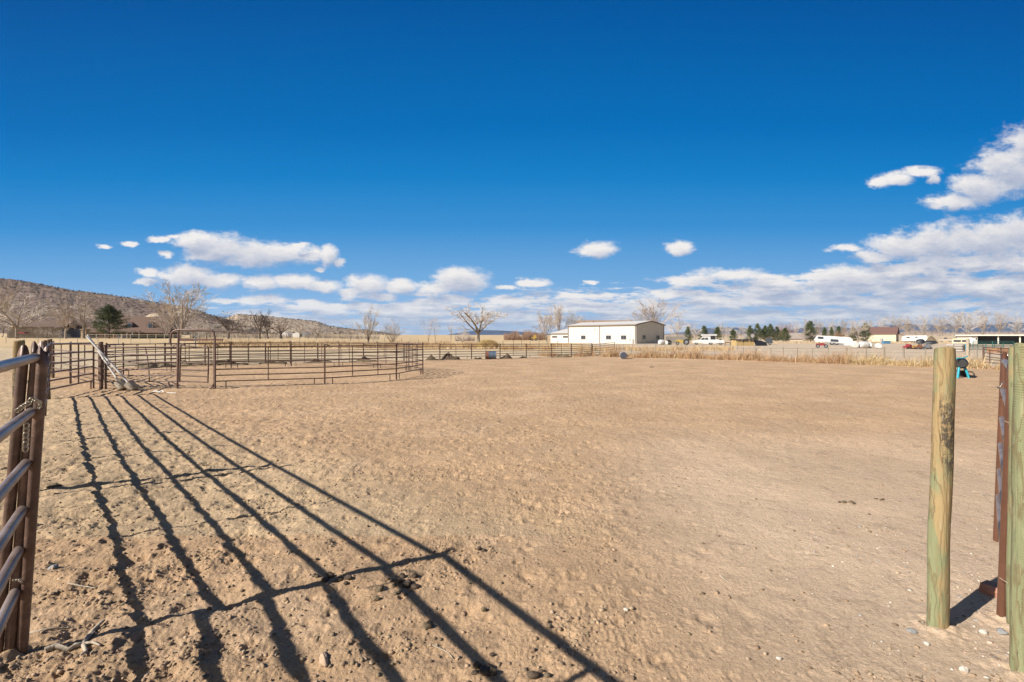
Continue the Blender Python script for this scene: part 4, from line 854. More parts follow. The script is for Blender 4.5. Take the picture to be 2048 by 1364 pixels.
for a, b in ((1284, 1291), (1312, 1318.5)):
    def onend(px): u = (px - CX) / F; n_ = Vector((-dirv.y, dirv.x)); return (u * C0.y - C0.x) / (n_.x - u * n_.y)
    y0, y1 = onend(a), onend(b); f = MB()
    for (p0, p1, q0, q1) in ((y0, y1, .95, 1.03), (y0, y1, 2.07, 2.15), (y0, y0 + .07, 1.03, 2.07), (y1 - .07, y1, 1.03, 2.07)): f.box(Lw + .05, Lw + .11, p0, p1, q0, q1)
    fo = f.build('window', WHITE, ws); MB().box(Lw + .045, Lw + .075, y0 + .07, y1 - .07, 1.03, 2.07).build('pane', GLASS, fo)
x = onface(1191); MB().tube([(x - .5, -.05, 3.75), (x, -.35, 3.75), (x + .15, -.35, 3.3)], .05, 6).build('lamp_bracket', GREYM, ws)
x = onface(1260); MB().box(x - .12, x + .12, -.16, -.05, .8, 1.1).build('meter_box', GREYM, ws)
x = onface(1267); MB().tube([(x, -.35, 0), (x, -.35, 1.2)], .08, 8).build('gas_pipe', GREYM, ws)
# lean-to
ll = 6.7
MB().box(-ll, -.01, .3, .45, 0, 2.55).build('lean_to_wall', CREAMW, ws); MB().box(-ll, -ll + .15, .46, 7, 0, 2.5).build('lean_to_side_wall', CREAMW, ws)
mb = MB().prism([(0, 2.6), (7.2, 3.9), (7.2, 4.02), (0, 2.74)], -ll - .3, -.02); mb.v = [(y, x, z) for x, y, z in mb.v]; mb.build('lean_to_roof', ROOFG, ws)
MB().box(-ll - .3, -.02, -.06, -.005, 2.5, 2.72).build('lean_to_fascia', TRIMT, ws)
for a, b in ((1103, 1113), (1124.5, 1135)): win(0, ws, onface(a), min(-.3, onface(b)), 1.45, 1.95, .29, bars=2)

def house(name, label, px0, px1, d, zb, ze, zr, depth, wm, rm, rz=None, over=.5, wins=(), hip=0.0, wide=None, cat='house'):
    rz = facing((px0 + px1) / 2) if rz is None else rz; y0 = d
    for _ in range(4): x0 = P(px0, 0, y0)[0]; L = along_s(px1, x0, y0, rz); y0 = d - math.sin(rz) * L / 2
    t = thing(name, label, cat, (x0, y0, zb), rz); ze -= zb; zr -= zb
    MB().box(0, L, 0, .2, -.3, ze).build('front_wall', wm, t)
    MB().box(0, L, depth - .2, depth, -.3, ze).build('back_wall', wm, t)
    for xx in (0, L):
        mb = MB().prism([(.2, -.3), (depth - .2, -.3), (depth - .2, ze), (depth / 2, ze + (zr - ze) * (0 if hip else .93)), (.2, ze)], 0, .2); mb.v = [((xx + .001 + y) if xx == 0 else (xx - .001 - y), x, z) for x, y, z in mb.v]; mb.build('side_wall', wm, t)
    o_ = over; zl = ze - o_ * (zr - ze) / (depth / 2); hx = hip
    v = [(-o_, -o_, zl), (L + o_, -o_, zl), (L + o_, depth + o_, zl), (-o_, depth + o_, zl), (-o_ + hx, depth / 2, zr), (L + o_ - hx, depth / 2, zr)]
    v += [(a, b, c + .18) for a, b, c in v]
    MB().add(v, [(6, 7, 11, 10), (8, 9, 10, 11), (7, 8, 11), (9, 6, 10), (0, 4, 5, 1), (2, 5, 4, 3), (1, 5, 2), (3, 4, 0), (0, 1, 7, 6), (1, 2, 8, 7), (2, 3, 9, 8), (3, 0, 6, 9)]).build('roof', rm, t)
    for w in wins:
        a, b = [along_s(q, x0, y0, rz) for q in w[:2]]; z1, z0 = [H - (q - HY) / F * d - zb for q in w[2:4]]; win(0, t, a, b, z0, z1, 0, WHITE, w[4] if len(w) > 4 else GLASS, w[5] if len(w) > 5 else 1)
    return t
# brick house with dormers
zb = float(gz(-130, 160)); D0 = 160
bh = house('brick_house', 'low brick house with a brown shingle roof and arched dormers behind the rail fence', 232, 336, D0, zb, H + 12.0 * D0 / F - .2, H + 41 * D0 / F, 13, BRICKW, ROOFB, rz=R(22), over=.7)
zof = lambda py: H - (py - HY) / F * D0 - zb
xof = lambda px: along_s(px, bh.location.x, bh.location.y, bh.rotation_euler.z)
for cxp in (255.5, 297.5):
    xc = xof(cxp); yb = 3.2; zz0 = zof(656) ; pts = [(-.62, 0), (.62, 0), (.62, .95)] + [(.62 * math.cos(a), .95 + .6 * math.sin(a)) for a in [math.pi * k / 8 for k in range(1, 8)]] + [(-.62, .95)]
    out = [(-.95, -.1), (.95, -.1), (.95, .95)] + [(.95 * math.cos(a), 1.05 + .85 * math.sin(a)) for a in [math.pi * k / 8 for k in range(1, 8)]] + [(-.95, .95)]
    z00 = zz0 + .1
    dm = MB().prism([(xc + a, z00 + b) for a, b in out], yb - 1.7, yb + 4.5).build('dormer', ROOFB, bh)
    MB().prism([(xc + a * 1.18, z00 + .02 + b * 1.08) for a, b in pts], yb - 1.76, yb - 1.702).build('dormer_frame', WHITE, dm)
    MB().prism([(xc + a * .92, z00 + .08 + b * .95) for a, b in pts], yb - 1.80, yb - 1.762).build('dormer_pane', GLASSB, dm)
MB().box(xof(234), xof(284), -2.6, -.7, zof(663.5), zof(661.5)).build('porch_roof', STICK, bh)
for px_ in (248, 259, 270, 283): MB().box(xof(px_) - .12, xof(px_) + .12, -2.5, -2.25, -.2, zof(663.6)).build('porch_column', WHITE, bh)
for a, b, c_, d_, gl in ((229, 241, 667.5, 676, GLASSB), (245, 252, 670, 676, BLUEP), (258, 268, 665, 671, GLASSB), (318, 328, 664, 670, GLASS)): win(0, bh, xof(a) if xof(a) > .1 else .1, xof(b), zof(d_), zof(c_), 0, WHITE, gl)
bw = house('brick_house_wing', 'left wing of the brick house, half hidden by the pine', 166, 231, D0 + 1.5, zb, H + 10 * D0 / F, H + 28 * D0 / F, 11, BRICKW, ROOFB, rz=R(22), over=.5, wins=[(184, 200, 668, 674.5), (206, 213, 667, 677)], cat='house wing')
st_ = thing('stone_pillar', 'yellowish stone pillar at the left end of the brick house', 'pillar', (P(170, 0, 150)[0], 150, zb)); MB().box(-.8, .8, -.6, .6, -.3, 2.6).box(-1, 1, -.8, .8, 2.603, 2.8).build('pillar_shaft', mat('ochre_stone', (.45, .34, .2), .9), st_)
gb_ = house('grey_barn', 'wide grey barn with a low dark roof behind the leftmost trees', 14, 124, 152, float(gz(-150, 152)), H + 20 * 152 / F, H + 34 * 152 / F, 16, GREYS, ROOFB, rz=R(24), wins=[(97, 108, 661.5, 670, GLASS, 1)], cat='barn')
mb = MB(); x = .5; Lg = along_s(124, gb_.location.x, gb_.location.y, gb_.rotation_euler.z)
while x < Lg: mb.box(x - .05, x + .05, -.04, 0, -.1, 4.6); x += .5
mb.build('siding_ribs', GREYS, gb_)
pt_ = thing('awning', 'small red awning on thin legs in front of the grey barn', 'awning', G(47, 132)); MB().prism([(-.9, 0), (.9, 0), (.75, .35), (-.75, .35)], -.6, .6).build('canopy', REDP, pt_, loc=(0, 0, 1.45))
for sx in (-.8, .8): MB().tube([(sx, 0, 0), (sx, 0, 1.5)], .04, 6).build('leg', GREYM, pt_)
h2 = house('tan_roof_house', 'house with a long tan roof rising behind the white workshop', 1158, 1278, 172, .2, H + 24 * 172 / F, H + 33.5 * 172 / F, 12, WHITE, ROOFT, rz=0.0, hip=1.2)
MB().prism([((1172 - 1158) / F * 172, 24.3 * 172 / F + 1.2), ((1199 - 1158) / F * 172, 24.3 * 172 / F + 1.2), ((1185.5 - 1158) / F * 172, 30.3 * 172 / F + 1.4)], -1.3, 4).build('gable', WHITE, h2)
MB().prism([((1170 - 1158) / F * 172, 24.2 * 172 / F + 1.2), ((1185.5 - 1158) / F * 172, 30.6 * 172 / F + 1.45), ((1201 - 1158) / F * 172, 24.2 * 172 / F + 1.2), ((1201 - 1158) / F * 172, 25.1 * 172 / F + 1.2), ((1185.5 - 1158) / F * 172, 31.6 * 172 / F + 1.45), ((1170 - 1158) / F * 172, 25.1 * 172 / F + 1.2)], -1.6, 3.9).build('gable_roof', ROOFT, h2)
tb = house('tan_barn', 'cream barn with a red brown roof on the right, between two green trees', 1737, 1792, 155, 0, H + 6.6 * 152 / F, H + 19.5 * 152 / F, 8.5, mat('cream_wall', (.66, .58, .42), .7), ROOFR, rz=R(-43), over=.3, cat='barn')
tbz = R(-43); tb0 = (tb.location.x, tb.location.y); tl = lambda px: along_s(px, tb0[0], tb0[1], tbz)
for a, b in ((1760.5, 1763.3), (1764, 1767)): win(0, tb, tl(a), tl(b), .25, 1.25, 0, WHITE, GLASS, 0)
tb2 = thing('lean_shelter', 'open shelter leaning on the right end of the cream barn', 'shelter', (tb0[0] + math.cos(tbz) * (tl(1792) + .35), tb0[1] + math.sin(tbz) * (tl(1792) + .35), 0), tbz); MB().prism([(0, 2.4), (1.6, 2.1), (1.6, 2.2), (0, 2.55)], 0, 5).build('shelter_roof', ROOFR, tb2)
for yy in (.1, 4.8): MB().box(1.4, 1.52, yy, yy + .12, 0, 2.1).build('post', TRIMT, tb2)
house('small_house', 'tan gabled house partly hidden by pines, left of the white camper', 1580, 1606, 185, 0, H - .5, H + 7.5 * 185 / F, 9, mat('beige_wall', (.60, .52, .42), .8), mat('taupe_roof', (.36, .30, .26), .9), rz=R(-25))
house('grey_roof_house', 'long grey roofed house behind the white camper', 1612, 1650, 190, 0, H - .3, H + 3.5 * 190 / F, 10, REDP if False else BRICKW, mat('grey_shingles', (.32, .28, .27), .9))
sh = house('garden_shed', 'small pale shed with a grey roof behind the white pickup', 1404, 1432, 122, 0, H + .35, H + 5.2 * 122 / F - .1, 4.5, WHITE, ROOFG, over=.25, cat='shed')
xo = lambda px: along_s(px, sh.location.x, sh.location.y, sh.rotation_euler.z)
MB().box(xo(1421), xo(1431), -.06, -.004, 1.0, 2.0 - .05).build('opening_shade_panel', BLACKP, sh)  # black sheet on the wall, painting the shade inside an opening
t = thing('low_block_wall', 'low grey wall right of the white workshop', 'wall', G(1331, 135)); board(1331, 1372, 135, 0, 1.75, .12, 'wall_body', GREYS, t)
# open cattle shed
dS = 112; srz = R(-40); x0 = P(1914, 0, dS)[0]; t = thing('open_shed', 'long open fronted cattle shed with dark bays at the right edge', 'shed', (x0, dS, 0), srz); sx_ = lambda px: along_s(px, x0, dS, srz)
MB().box(0, sx_(1955), 0, .15, 0, 2.0).build('closed_front_wall', CREAMW, t)
MB().box(0, .12, .16, 5.8, 0, 2.0).build('side_wall', CREAMW, t); MB().box(sx_(1955) - .1, sx_(1955) + .02, .16, 5.8, 0, 2.0).build('partition', TRIMT, t)
mb = MB().box(.12, sx_(2110), 5.8, 5.95, 0, 2.0); x = sx_(1956)
while x < sx_(2108): mb.box(x - .04, x + .04, 5.76, 5.8, 0, 2.0); x += .4
mb.build('back_wall', mat('slate_corrugated', (.10, .115, .15), .5, .2), t)
mb = MB().prism([(-.5, 2.05), (6.3, 2.0), (6.3, 2.1), (-.5, 2.17)], -.3, sx_(2115)); mb.v = [(y, x, z) for x, y, z in mb.v]; mb.build('roof', ROOFG, t)
MB().box(-.3, sx_(2115), -.58, -.52, 1.92, 2.18).build('fascia', CREAMW, t)
for px_ in (1996.5, 2040, 2085): MB().box(sx_(px_) - .11, sx_(px_) + .11, 0, .22, 0, 2.0).build('shed_post', CREAMW, t)
dr = MB().box(sx_(1937), sx_(1950), -.06, -.003, .05, 1.85).build('door', WHITE, t)
win(0, t, sx_(1944), sx_(1950), 1.5, 1.65, -.06, TRIMT); MB().box(sx_(1951.2), sx_(1953.6), -.12, -.003, 1.05, 1.45).build('breaker_box', BLACKP, t)

# ------------------------------------------------------------------ vehicles and clutter on the lot
def wheels(t, xs, r, y0, y1, w=.22):
    for x in xs:
        for y in (y0, y1):
            wh = MB().tube([(x, y, r), (x, y + w, r)], r, 14).build('wheel', RUBBER, t); MB().tube([(x, y - .02, r), (x, y + w + .02, r)], r * .55, 10).build('rim', GREYM, wh)
def vehicle(name, label, cat, pxl, d, prof, width, m, wh=(), wr=.35, glass=(), extra=None, rz=None):
    rz = facing(pxl) if rz is None else rz; c_ = math.cos(rz); t = thing(name, label, cat, G(pxl, d), rz)
    prof = [(x * c_, z) for x, z in prof]; glass = [[(x * c_, z) for x, z in q] for q in glass]; wh = [x * c_ for x in wh]
    MB().prism(prof, 0, width).build('body', m, t)
    for gpoly in glass: MB().prism(gpoly, -.012, width + .012).build('side_window', GLASS, t)
    wheels(t, wh, wr, .02, width - .24) if wh else None
    return t
pk = vehicle('pickup_truck', 'white pickup truck facing left in front of the pale shed', 'pickup truck', 1384, 100, [(0, .45), (.05, .85), (.9, 1.0), (1.55, 1.05), (2.05, 1.55), (3.3, 1.58), (3.5, 1.1), (4.75, 1.1), (4.8, .5)], 1.8, WHITE, (.95, 3.85), .36, [[(1.75, 1.08), (2.12, 1.48), (2.6, 1.5), (2.6, 1.08)], [(2.68, 1.08), (2.68, 1.5), (3.25, 1.5), (3.38, 1.08)]])
ut = vehicle('flatbed_trailer', 'small white trailer with odds and ends right behind the white pickup', 'trailer', 1431, 98, [(0, .45), (0, 1.0), (.25, 1.25), (1.0, .95), (1.6, 1.1), (1.9, .5)], 1.7, WHITE, (1.0,), .36)
tr = vehicle('tractor', 'yellow tractor with a canopy right of the white workshop', 'tractor', 1351, 100, [(0, .5), (.1, 1.0), (.9, 1.15), (1.3, .95), (2.0, 1.05), (2.5, .95), (2.6, .55)], .9, YELP)
wheels(tr, (.4,), .38, -.25, .9, .25); wheels(tr, (2.1,), .62, -.35, .9, .35)
MB().tube([(1.5, .1, 1.0), (1.5, .1, 2.0)], .04, 6).build('canopy_post', GREYM, tr); MB().tube([(2.3, .1, 1.0), (2.3, .1, 2.0)], .04, 6).build('canopy_post', GREYM, tr); MB().box(1.3, 2.6, -.1, 1.0, 2.0, 2.08).build('canopy', GREYM, tr); MB().tube([(-.3, .2, .5), (-.9, .2, .35), (-1.3, .2, .6)], .07, 6).build('loader_arm', GREYM, tr)
dC = 100; polyc = [(1628, 679), (1634, 671), (1660, 672), (1701, 675), (1707, 683), (1704, 693.5), (1689, 692), (1687, 687.5), (1655, 684.5), (1631, 684)]
t = thing('camper_trailer', 'large white fifth wheel camper tilted down to the right on the gravel lot', 'camper', (P(1628, 0, dC)[0], dC, 0), facing(1650)); cpx = lambda px, py: (along_s(px, P(1628, 0, dC)[0], dC, facing(1650)), H - (py - HY) / F * (dC + math.sin(facing(1650)) * along_s(px, P(1628, 0, dC)[0], dC, facing(1650))))
MB().prism([cpx(*q) for q in polyc][::-1], 0, 2.3).build('body', WHITE, t)
MB().prism([cpx(*q) for q in ((1650, 684.6), (1687, 688), (1687, 691.5), (1652, 687))][::-1], .1, 2.2).build('chassis', GREYM, t)
for a in (((1635.5, 673), (1647, 673.6), (1647, 678), (1635.5, 677.5)), ((1661, 678), (1677, 679), (1677, 684), (1661, 683))): MB().prism([cpx(*q) for q in a][::-1], -.04, -.002).build('window', GLASS, t)
MB().prism([cpx(*q) for q in ((1629, 680.5), (1706, 688.2), (1706, 688.8), (1629, 681.1))][::-1], -.03, -.002).build('stripe', GREYM, t)
wheels(t, (cpx(1664, 0)[0], cpx(1673, 0)[0]), .36, .05, 2.0); MB().tube([(cpx(1638, 0)[0], .3, 0), (cpx(1638, 0)[0], .3, .75)], .05, 6).build('jack', GREYM, t)
at = vehicle('quad_bike', 'red quad bike parked before the white camper', 'quad bike', 1631, 74, [(0, .45), (.15, .72), (.55, .62), (.8, .75), (1.3, .72), (1.6, .5), (1.2, .35), (.4, .35)], .7, REDP)
wheels(at, (.3, 1.35), .27, -.18, .62, .24); MB().tube([(.45, .05, .95), (.5, .35, .88), (.45, .65, .95)], .02, 6).build('handlebar', BLACKP, at); MB().tube([(.5, .35, .6), (.5, .35, .9)], .03, 6).build('steering_column', BLACKP, at)
wt_ = mat('white_plastic_wrap', (.66, .65, .63), .4, 0, var=.1, bump=.3, bscale=5)
def bale(label, px, d, r, L=None, rz=0):
    t = thing('wrapped_bale', label, 'bale', (P(px, 0, d)[0], d, r * .96), rz, 'white wrapped bales on the gravel lot'); L = L or r * 1.3; n_ = 8
    MB().tube([(-L / 2 + L * k / n_, 0, 0) for k in range(n_ + 1)], [r * (.75 if k in (0, n_) else .95 if k in (1, n_ - 1) else 1) for k in range(n_ + 1)], 20).build('wrap', wt_, t); return t
bale('round white wrapped bale touching the right end of the camper', 1709, 72, .52, .8, R(80)); bale('longest white wrapped bale, second from the camper', 1727, 72, .5, 1.5, R(10)); bale('white wrapped bale pressed against the longest one', 1738, 73, .46, .7, R(60)); bale('smallest white wrapped bale standing apart on the right', 1757, 68, .40, .7, R(75))
bale('white wrapped bale by the shaded end of the workshop', 1323, 104, .55, 1.2, R(20)); bale('off white wrapped bale touching the bale by the workshop end', 1333, 104, .45, .7, R(70))
dk = thing('loader_bucket', 'dark curved loader bucket lying beside the bales by the workshop', 'bucket', G(1337, 103)); MB().prism([(0, 0), (.6, 0), (.75, .25), (.6, .8), (.2, 1.05), (-.15, .9), (.25, .75), (.4, .4)], 0, 1.0).build('bucket_shell', BLACKP, dk)
dh = 90; hx = lambda px: (px - 1473) / F * dh
for i, (a, b, z0, z1) in enumerate(((1473, 1486.5, 0, .56), (1473, 1486.5, .57, 1.12), (1487.5, 1508, 0, .56), (1487.5, 1508, .57, 1.12))):
    t = thing('hay_stack', ['lower left hay bale of the tarped stack', 'upper left hay bale of the tarped stack', 'lower right hay bale of the tarped stack', 'upper right hay bale of the tarped stack'][i], 'hay bale', (P(a, 0, dh)[0], dh, z0), 0, 'hay bales under the black tarp')
    t.name = 'hay_bale'; w_ = (b - a) / F * dh; mb = MB(); mb.box(0, w_, 0, 2.2, 0, z1 - z0); mb.build('bale_body', HAY, t)
    MB().box(w_ * .28, w_ * .3, -.012, 0, .01, z1 - z0 - .01).box(w_ * .7, w_ * .72, -.012, 0, .01, z1 - z0 - .01).build('twine', STICK, t)
tp = thing('tarpaulin', 'black tarpaulin draped over the hay stack and down its right side', 'tarpaulin', (P(1472, 0, dh)[0], dh, 0)); nx, ny = 40, 12; V = []; tx = lambda px: (px - 1472) / F * dh
for j in range(ny + 1):
    for i in range(nx + 1):
        px_ = 1471 + 64 * i / nx; x = tx(px_); z = 1.16 if px_ < 1509 else 1.16 - .55 * ((px_ - 1509) / 26) ** 1.2; z += .07 * math.sin(i * 1.3 + j) + .05 * math.sin(i * .5 + j * 2.1); y = -.15 + 2.6 * j / ny
        if j == 0 and px_ < 1509: z -= .22
        if j == 0 and px_ >= 1509: z = .05
        if j == 1 and px_ >= 1509: z -= .15
        if j == ny or i == nx: z = min(z, .1 if i == nx else z - .3)
        V.append((x, y, z))
MB().add(V, [(j * (nx + 1) + i, j * (nx + 1) + i + 1, (j + 1) * (nx + 1) + i + 1, (j + 1) * (nx + 1) + i) for j in range(ny) for i in range(nx)], True).build('tarp_sheet', BLACKT, tp)
bt = thing('plastic_drum', 'bright blue box shaped drum left of the hay stack', 'drum', G(1467.5, 92)); MB().box(-.38, .38, -.3, .3, 0, .72).box(-.34, .34, -.26, .26, .722, .78).build('drum_body', BLUEP, bt)
bm = tag(MB().box(-.65, .65, -.05, .05, .52, .66).box(-.6, -.5, -.05, .05, 0, .518).box(.4, .5, -.05, .05, 0, .518).build('saw_horse', BARKD), 'dark low bench left of the blue drum', 'bench'); bm.location = G(1456, 93)
bt2 = vehicle('stock_trailer', 'dark slate box trailer behind the tarped hay', 'trailer', 1532, 100, [(0, .35), (0, 1.25), (.2, 1.5), (1.2, 1.45), (1.45, .4)], 1.8, mat('slate_paint', (.045, .055, .07), .6), (.8,), .3)
for i, px_ in enumerate((1490, 1505)):
    t = thing('satellite_dish', ['large round mesh dish above the left hay bales', 'large round mesh dish above the right hay bales'][i], 'satellite dish', G(px_, 112), 0, 'mesh dishes behind the hay'); MB().tube([(0, 0, 0), (0, 0, 1.5)], .06, 8).build('mast', GREYM, t)
    MB().tube([(0, -.05, 1.95), (0, .03, 1.95), (0, .12, 1.95)], [.46, .42, .12], 20).build('dish', mat('dish_grey', (.42, .38, .38), .6), t)
bn_ = thing('blue_container', 'pale blue bin in front of the cream barn', 'bin', G(1772, 118)); MB().box(-.8, .8, -.4, .4, .02, .62).box(-.84, .84, -.44, .44, .622, .70).build('bin_body', mat('pale_blue_plastic', (.09, .25, .42), .5), bn_)
wtlr = vehicle('horse_trailer', 'long low white trailer right of the cream barn', 'trailer', 1803, 140, [(0, .5), (.1, 1.6), (.9, 2.0), (7.1, 2.05), (7.3, 1.6), (7.3, .5)], 2.2, WHITE, (2.6, 3.5), .36, [[(1.4, 1.25), (1.4, 1.6), (2.4, 1.6), (2.4, 1.25)], [(3.9, 1.4), (3.9, 1.7), (4.6, 1.7), (4.6, 1.4)]])
pk2 = vehicle('parked_pickup', 'distant dusty white pickup right of the wood pile', 'pickup truck', 1877, 140, [(0, .4), (.1, .9), (1.0, 1.0), (1.5, 1.5), (2.6, 1.5), (2.8, 1.0), (4.2, 1.0), (4.2, .4)], 1.8, STICK, (.8, 3.3), .34, [[(1.35, 1.03), (1.65, 1.42), (2.5, 1.42), (2.6, 1.03)]])
mound(1864, 0, 24, 1.7, 'tan brown wood pile behind the tarped boats', 71, DUNG2, 'wood pile', 'wood_pile', None, .8, 128)
for i, (a, b, d_, h_) in enumerate(((1832, 1851, 100, 1.25), (1848, 1875, 96, .95))):
    t = thing('covered_boat', ['black tarped boat, the taller one on the left', 'black tarped boat, the longer one on the right with a pointed end'][i], 'boat', G(a, d_), facing(a), 'boats under black covers'); L = (b - a) / F * d_ * math.cos(facing(a)); K, n_ = 12, 10; V = []
    for k in range(K + 1):
        f = k / K; w_ = math.sin(math.pi * min(1, f * .72 + .22)) ** .6 * .75; hh = h_ * (.75 + .25 * math.sin(math.pi * (f * .8 + .1))) * (1 if f < .8 else 1 - (f - .8) * 1.6)
        for j in range(n_): aa = math.pi * j / (n_ - 1); V.append((L * f, -w_ * math.cos(aa), .35 + (hh - .35) * math.sin(aa) ** .7))
    MB().add(V, [(k * n_ + j, k * n_ + j + 1, (k + 1) * n_ + j + 1, (k + 1) * n_ + j) for k in range(K) for j in range(n_ - 1)] + [tuple(range(n_)), tuple(range(K * n_ + n_ - 1, K * n_ - 1, -1))], True).build('cover', BLACKT, t)
    MB().box(L * .15, L * .85, -.5, .5, .2, .36).build('trailer_frame', GREYM, t); wheels(t, (L * .5,), .2, -.65, .5, .15)
rng = random.Random(5); cl_ = [(REDP, 'red'), (ORANGE, 'orange'), (GREYM, 'grey'), (YELP, 'yellow'), (RUSTR, 'rust brown'), (WHITE, 'white'), (ORANGE, 'faded orange'), (GREYM, 'dull grey')]
for i, px_ in enumerate((1816, 1822, 1829, 1832, 1838, 1842, 1849, 1853)):
    d_ = 66 + rng.uniform(-1, 1.5); t = thing('ride_on_mower' if i in (0, 3) else 'scrap_item', ['low red ride-on mower at the left end of the scrap row', 'orange scrap lump right of the red mower', 'grey scrap lump in the middle of the scrap row', 'yellow ride-on mower in the scrap row', 'rust brown scrap lump right of the yellow mower', 'white scrap piece in the scrap row', 'faded orange scrap second from the right end of the row', 'dull grey scrap at the right end of the row'][i], 'mower' if i in (0, 3) else 'scrap', G(px_, d_), rng.uniform(-.5, .5), 'scrap row before the boats')
    w_ = rng.uniform(.35, .6); h_ = rng.uniform(.35, .7)
    MB().prism([(-w_, .15), (-w_ * .9, h_ * .6), (-w_ * .2, h_ * .55), (0, h_), (w_ * .5, h_ * .8), (w_ * .9, h_ * .3), (w_, .12)][::-1], -.3, .3).build('body', cl_[i][0], t); wheels(t, (-w_ * .6, w_ * .6), .15, -.4, .3, .1)
# cream van
t = vehicle('camper_van', 'cream van with a dark windscreen facing the arena, left of the shed door', 'van', 1904, 86, [(0, .35), (0, 1.1), (.12, 1.38), (2.3, 1.38), (2.5, 1.1), (2.5, .35)], 4.2, mat('cream_paint', (.62, .54, .36), .5))
MB().box(.2, 1.15, -.03, -.003, .78, 1.12).box(1.3, 2.3, -.03, -.003, .78, 1.12).build('windscreen', GLASS, t); MB().box(.1, 2.4, -.1, -.003, .38, .5).build('bumper', GREYM, t)
for xx in (.35, 2.1): MB().tube([(xx, -.05, .62), (xx, 0, .62)], .1, 10).build('headlight', WHITE, t)

wheels(t, (), .3, 0, 0)
for xx in (.1, 2.2): MB().tube([(xx, .8, .3), (xx + .22, .8, .3)], .3, 12).build('wheel', RUBBER, t)
lp = thing('lumber_stack', 'stack of weathered grey boards behind the lone wooden post', 'lumber stack', G(1893, 56), facing(1893))
for i in range(7): z = .08 + i * .105; MB().box(.02 * (i % 3), 1.45 - .08 * (i % 2), -.4, .4, z, z + .05).build('board', LUMBER if i % 3 else WHITE, lp)
for x in (.2, 1.15): MB().box(x, x + .1, -.38, .38, 0, .078).build('bearer', BARKD, lp)
rp_ = thing('steel_post', 'short dark red post at the right end of the lumber stack', 'post', G(1927, 55)); MB().box(-.12, .12, -.08, .08, 0, .8).build('post_shaft', ROOFR, rp_)
td = thing('water_pump', 'small teal pump standing right of the lumber stack', 'pump', G(1932, 62)); MB().tube([(0, 0, 0), (0, 0, .72)], .15, 10).build('pump_body', TEAL, td); MB().tube([(0, 0, .7), (.2, 0, .82), (.28, 0, .6)], .05, 8).build('spout', TEAL, td)
of = thing('hay_feeder', 'rusty orange feeder behind the rusty red panel', 'feeder', G(2004, 46)); MB().prism([(-.95, .15), (.95, .15), (1.0, .62), (-1.0, .62)], -.5, .5).build('feeder_body', ORANGE, of)
sg_ = mound(942, 0, 16, .7, 'small yellow dirt heap on the horizon right of the thicket', 81, HAY, 'heap', 'dirt_heap', None, .6, 190) if False else None
lg = thing('yellow_loader', 'tiny yellow loader parked before the brush thicket', 'loader', G(1068, 200)); MB().box(-1.1, 1.1, -.8, .8, .5, 1.4).box(-.2, .9, -.7, .7, 1.402, 2.3).build('body', YELP, lg); wheels(lg, (-.8, .8), .5, -1, .8, .2)
for i, (px_, w_) in enumerate(((568, 3.0), (594, 3.4), (608, 3.6))):
    t = thing('farm_shed', ['leftmost tiny white shed at the foot of the left hills', 'middle tiny white shed at the foot of the left hills', 'rightmost tiny shed with a dark side at the foot of the left hills'][i], 'shed', G(px_, 230), 0, 'tiny sheds at the foot of the hills'); MB().prism([(-w_ / 2 * 1.3, 0), (w_ / 2 * 1.3, 0), (w_ / 2 * 1.3, 1.5), (0, 2.3), (-w_ / 2 * 1.3, 1.5)][::-1], 0, 4).build('walls', WHITE if i < 2 else GREYM, t)

# ------------------------------------------------------------------ hedges
hd = thing('hedge', 'dark clipped hedge along the front of the brick house', 'hedge', G(298, 147)); n = 5200
p3 = np.stack([(rs.rand(n) - .5) * 11.2, (rs.rand(n) - .5) * 1.2, rs.rand(n) * 1.25], -1); p3[:, 2] *= .75 + .35 * perlin(p3[:, 0] * .8, p3[:, 0] * 0 + 5)
a = rs.rand(n) * 6.28; s_ = .11; V = np.stack([p3 + np.stack([s_ * np.cos(a), s_ * np.sin(a), s_ * (rs.rand(n) - .5)], -1), p3 + np.stack([-s_ * np.cos(a), -s_ * np.sin(a), 0 * a], -1), p3 + np.stack([0 * a, s_ * np.sin(a), s_ + 0 * a], -1)], 1).reshape(-1, 3)
me = fast_mesh('foliage', V, np.arange(n * 3).reshape(-1, 3), HEDGE); o = bpy.data.objects.new('foliage', me); COL.objects.link(o); o.parent = hd

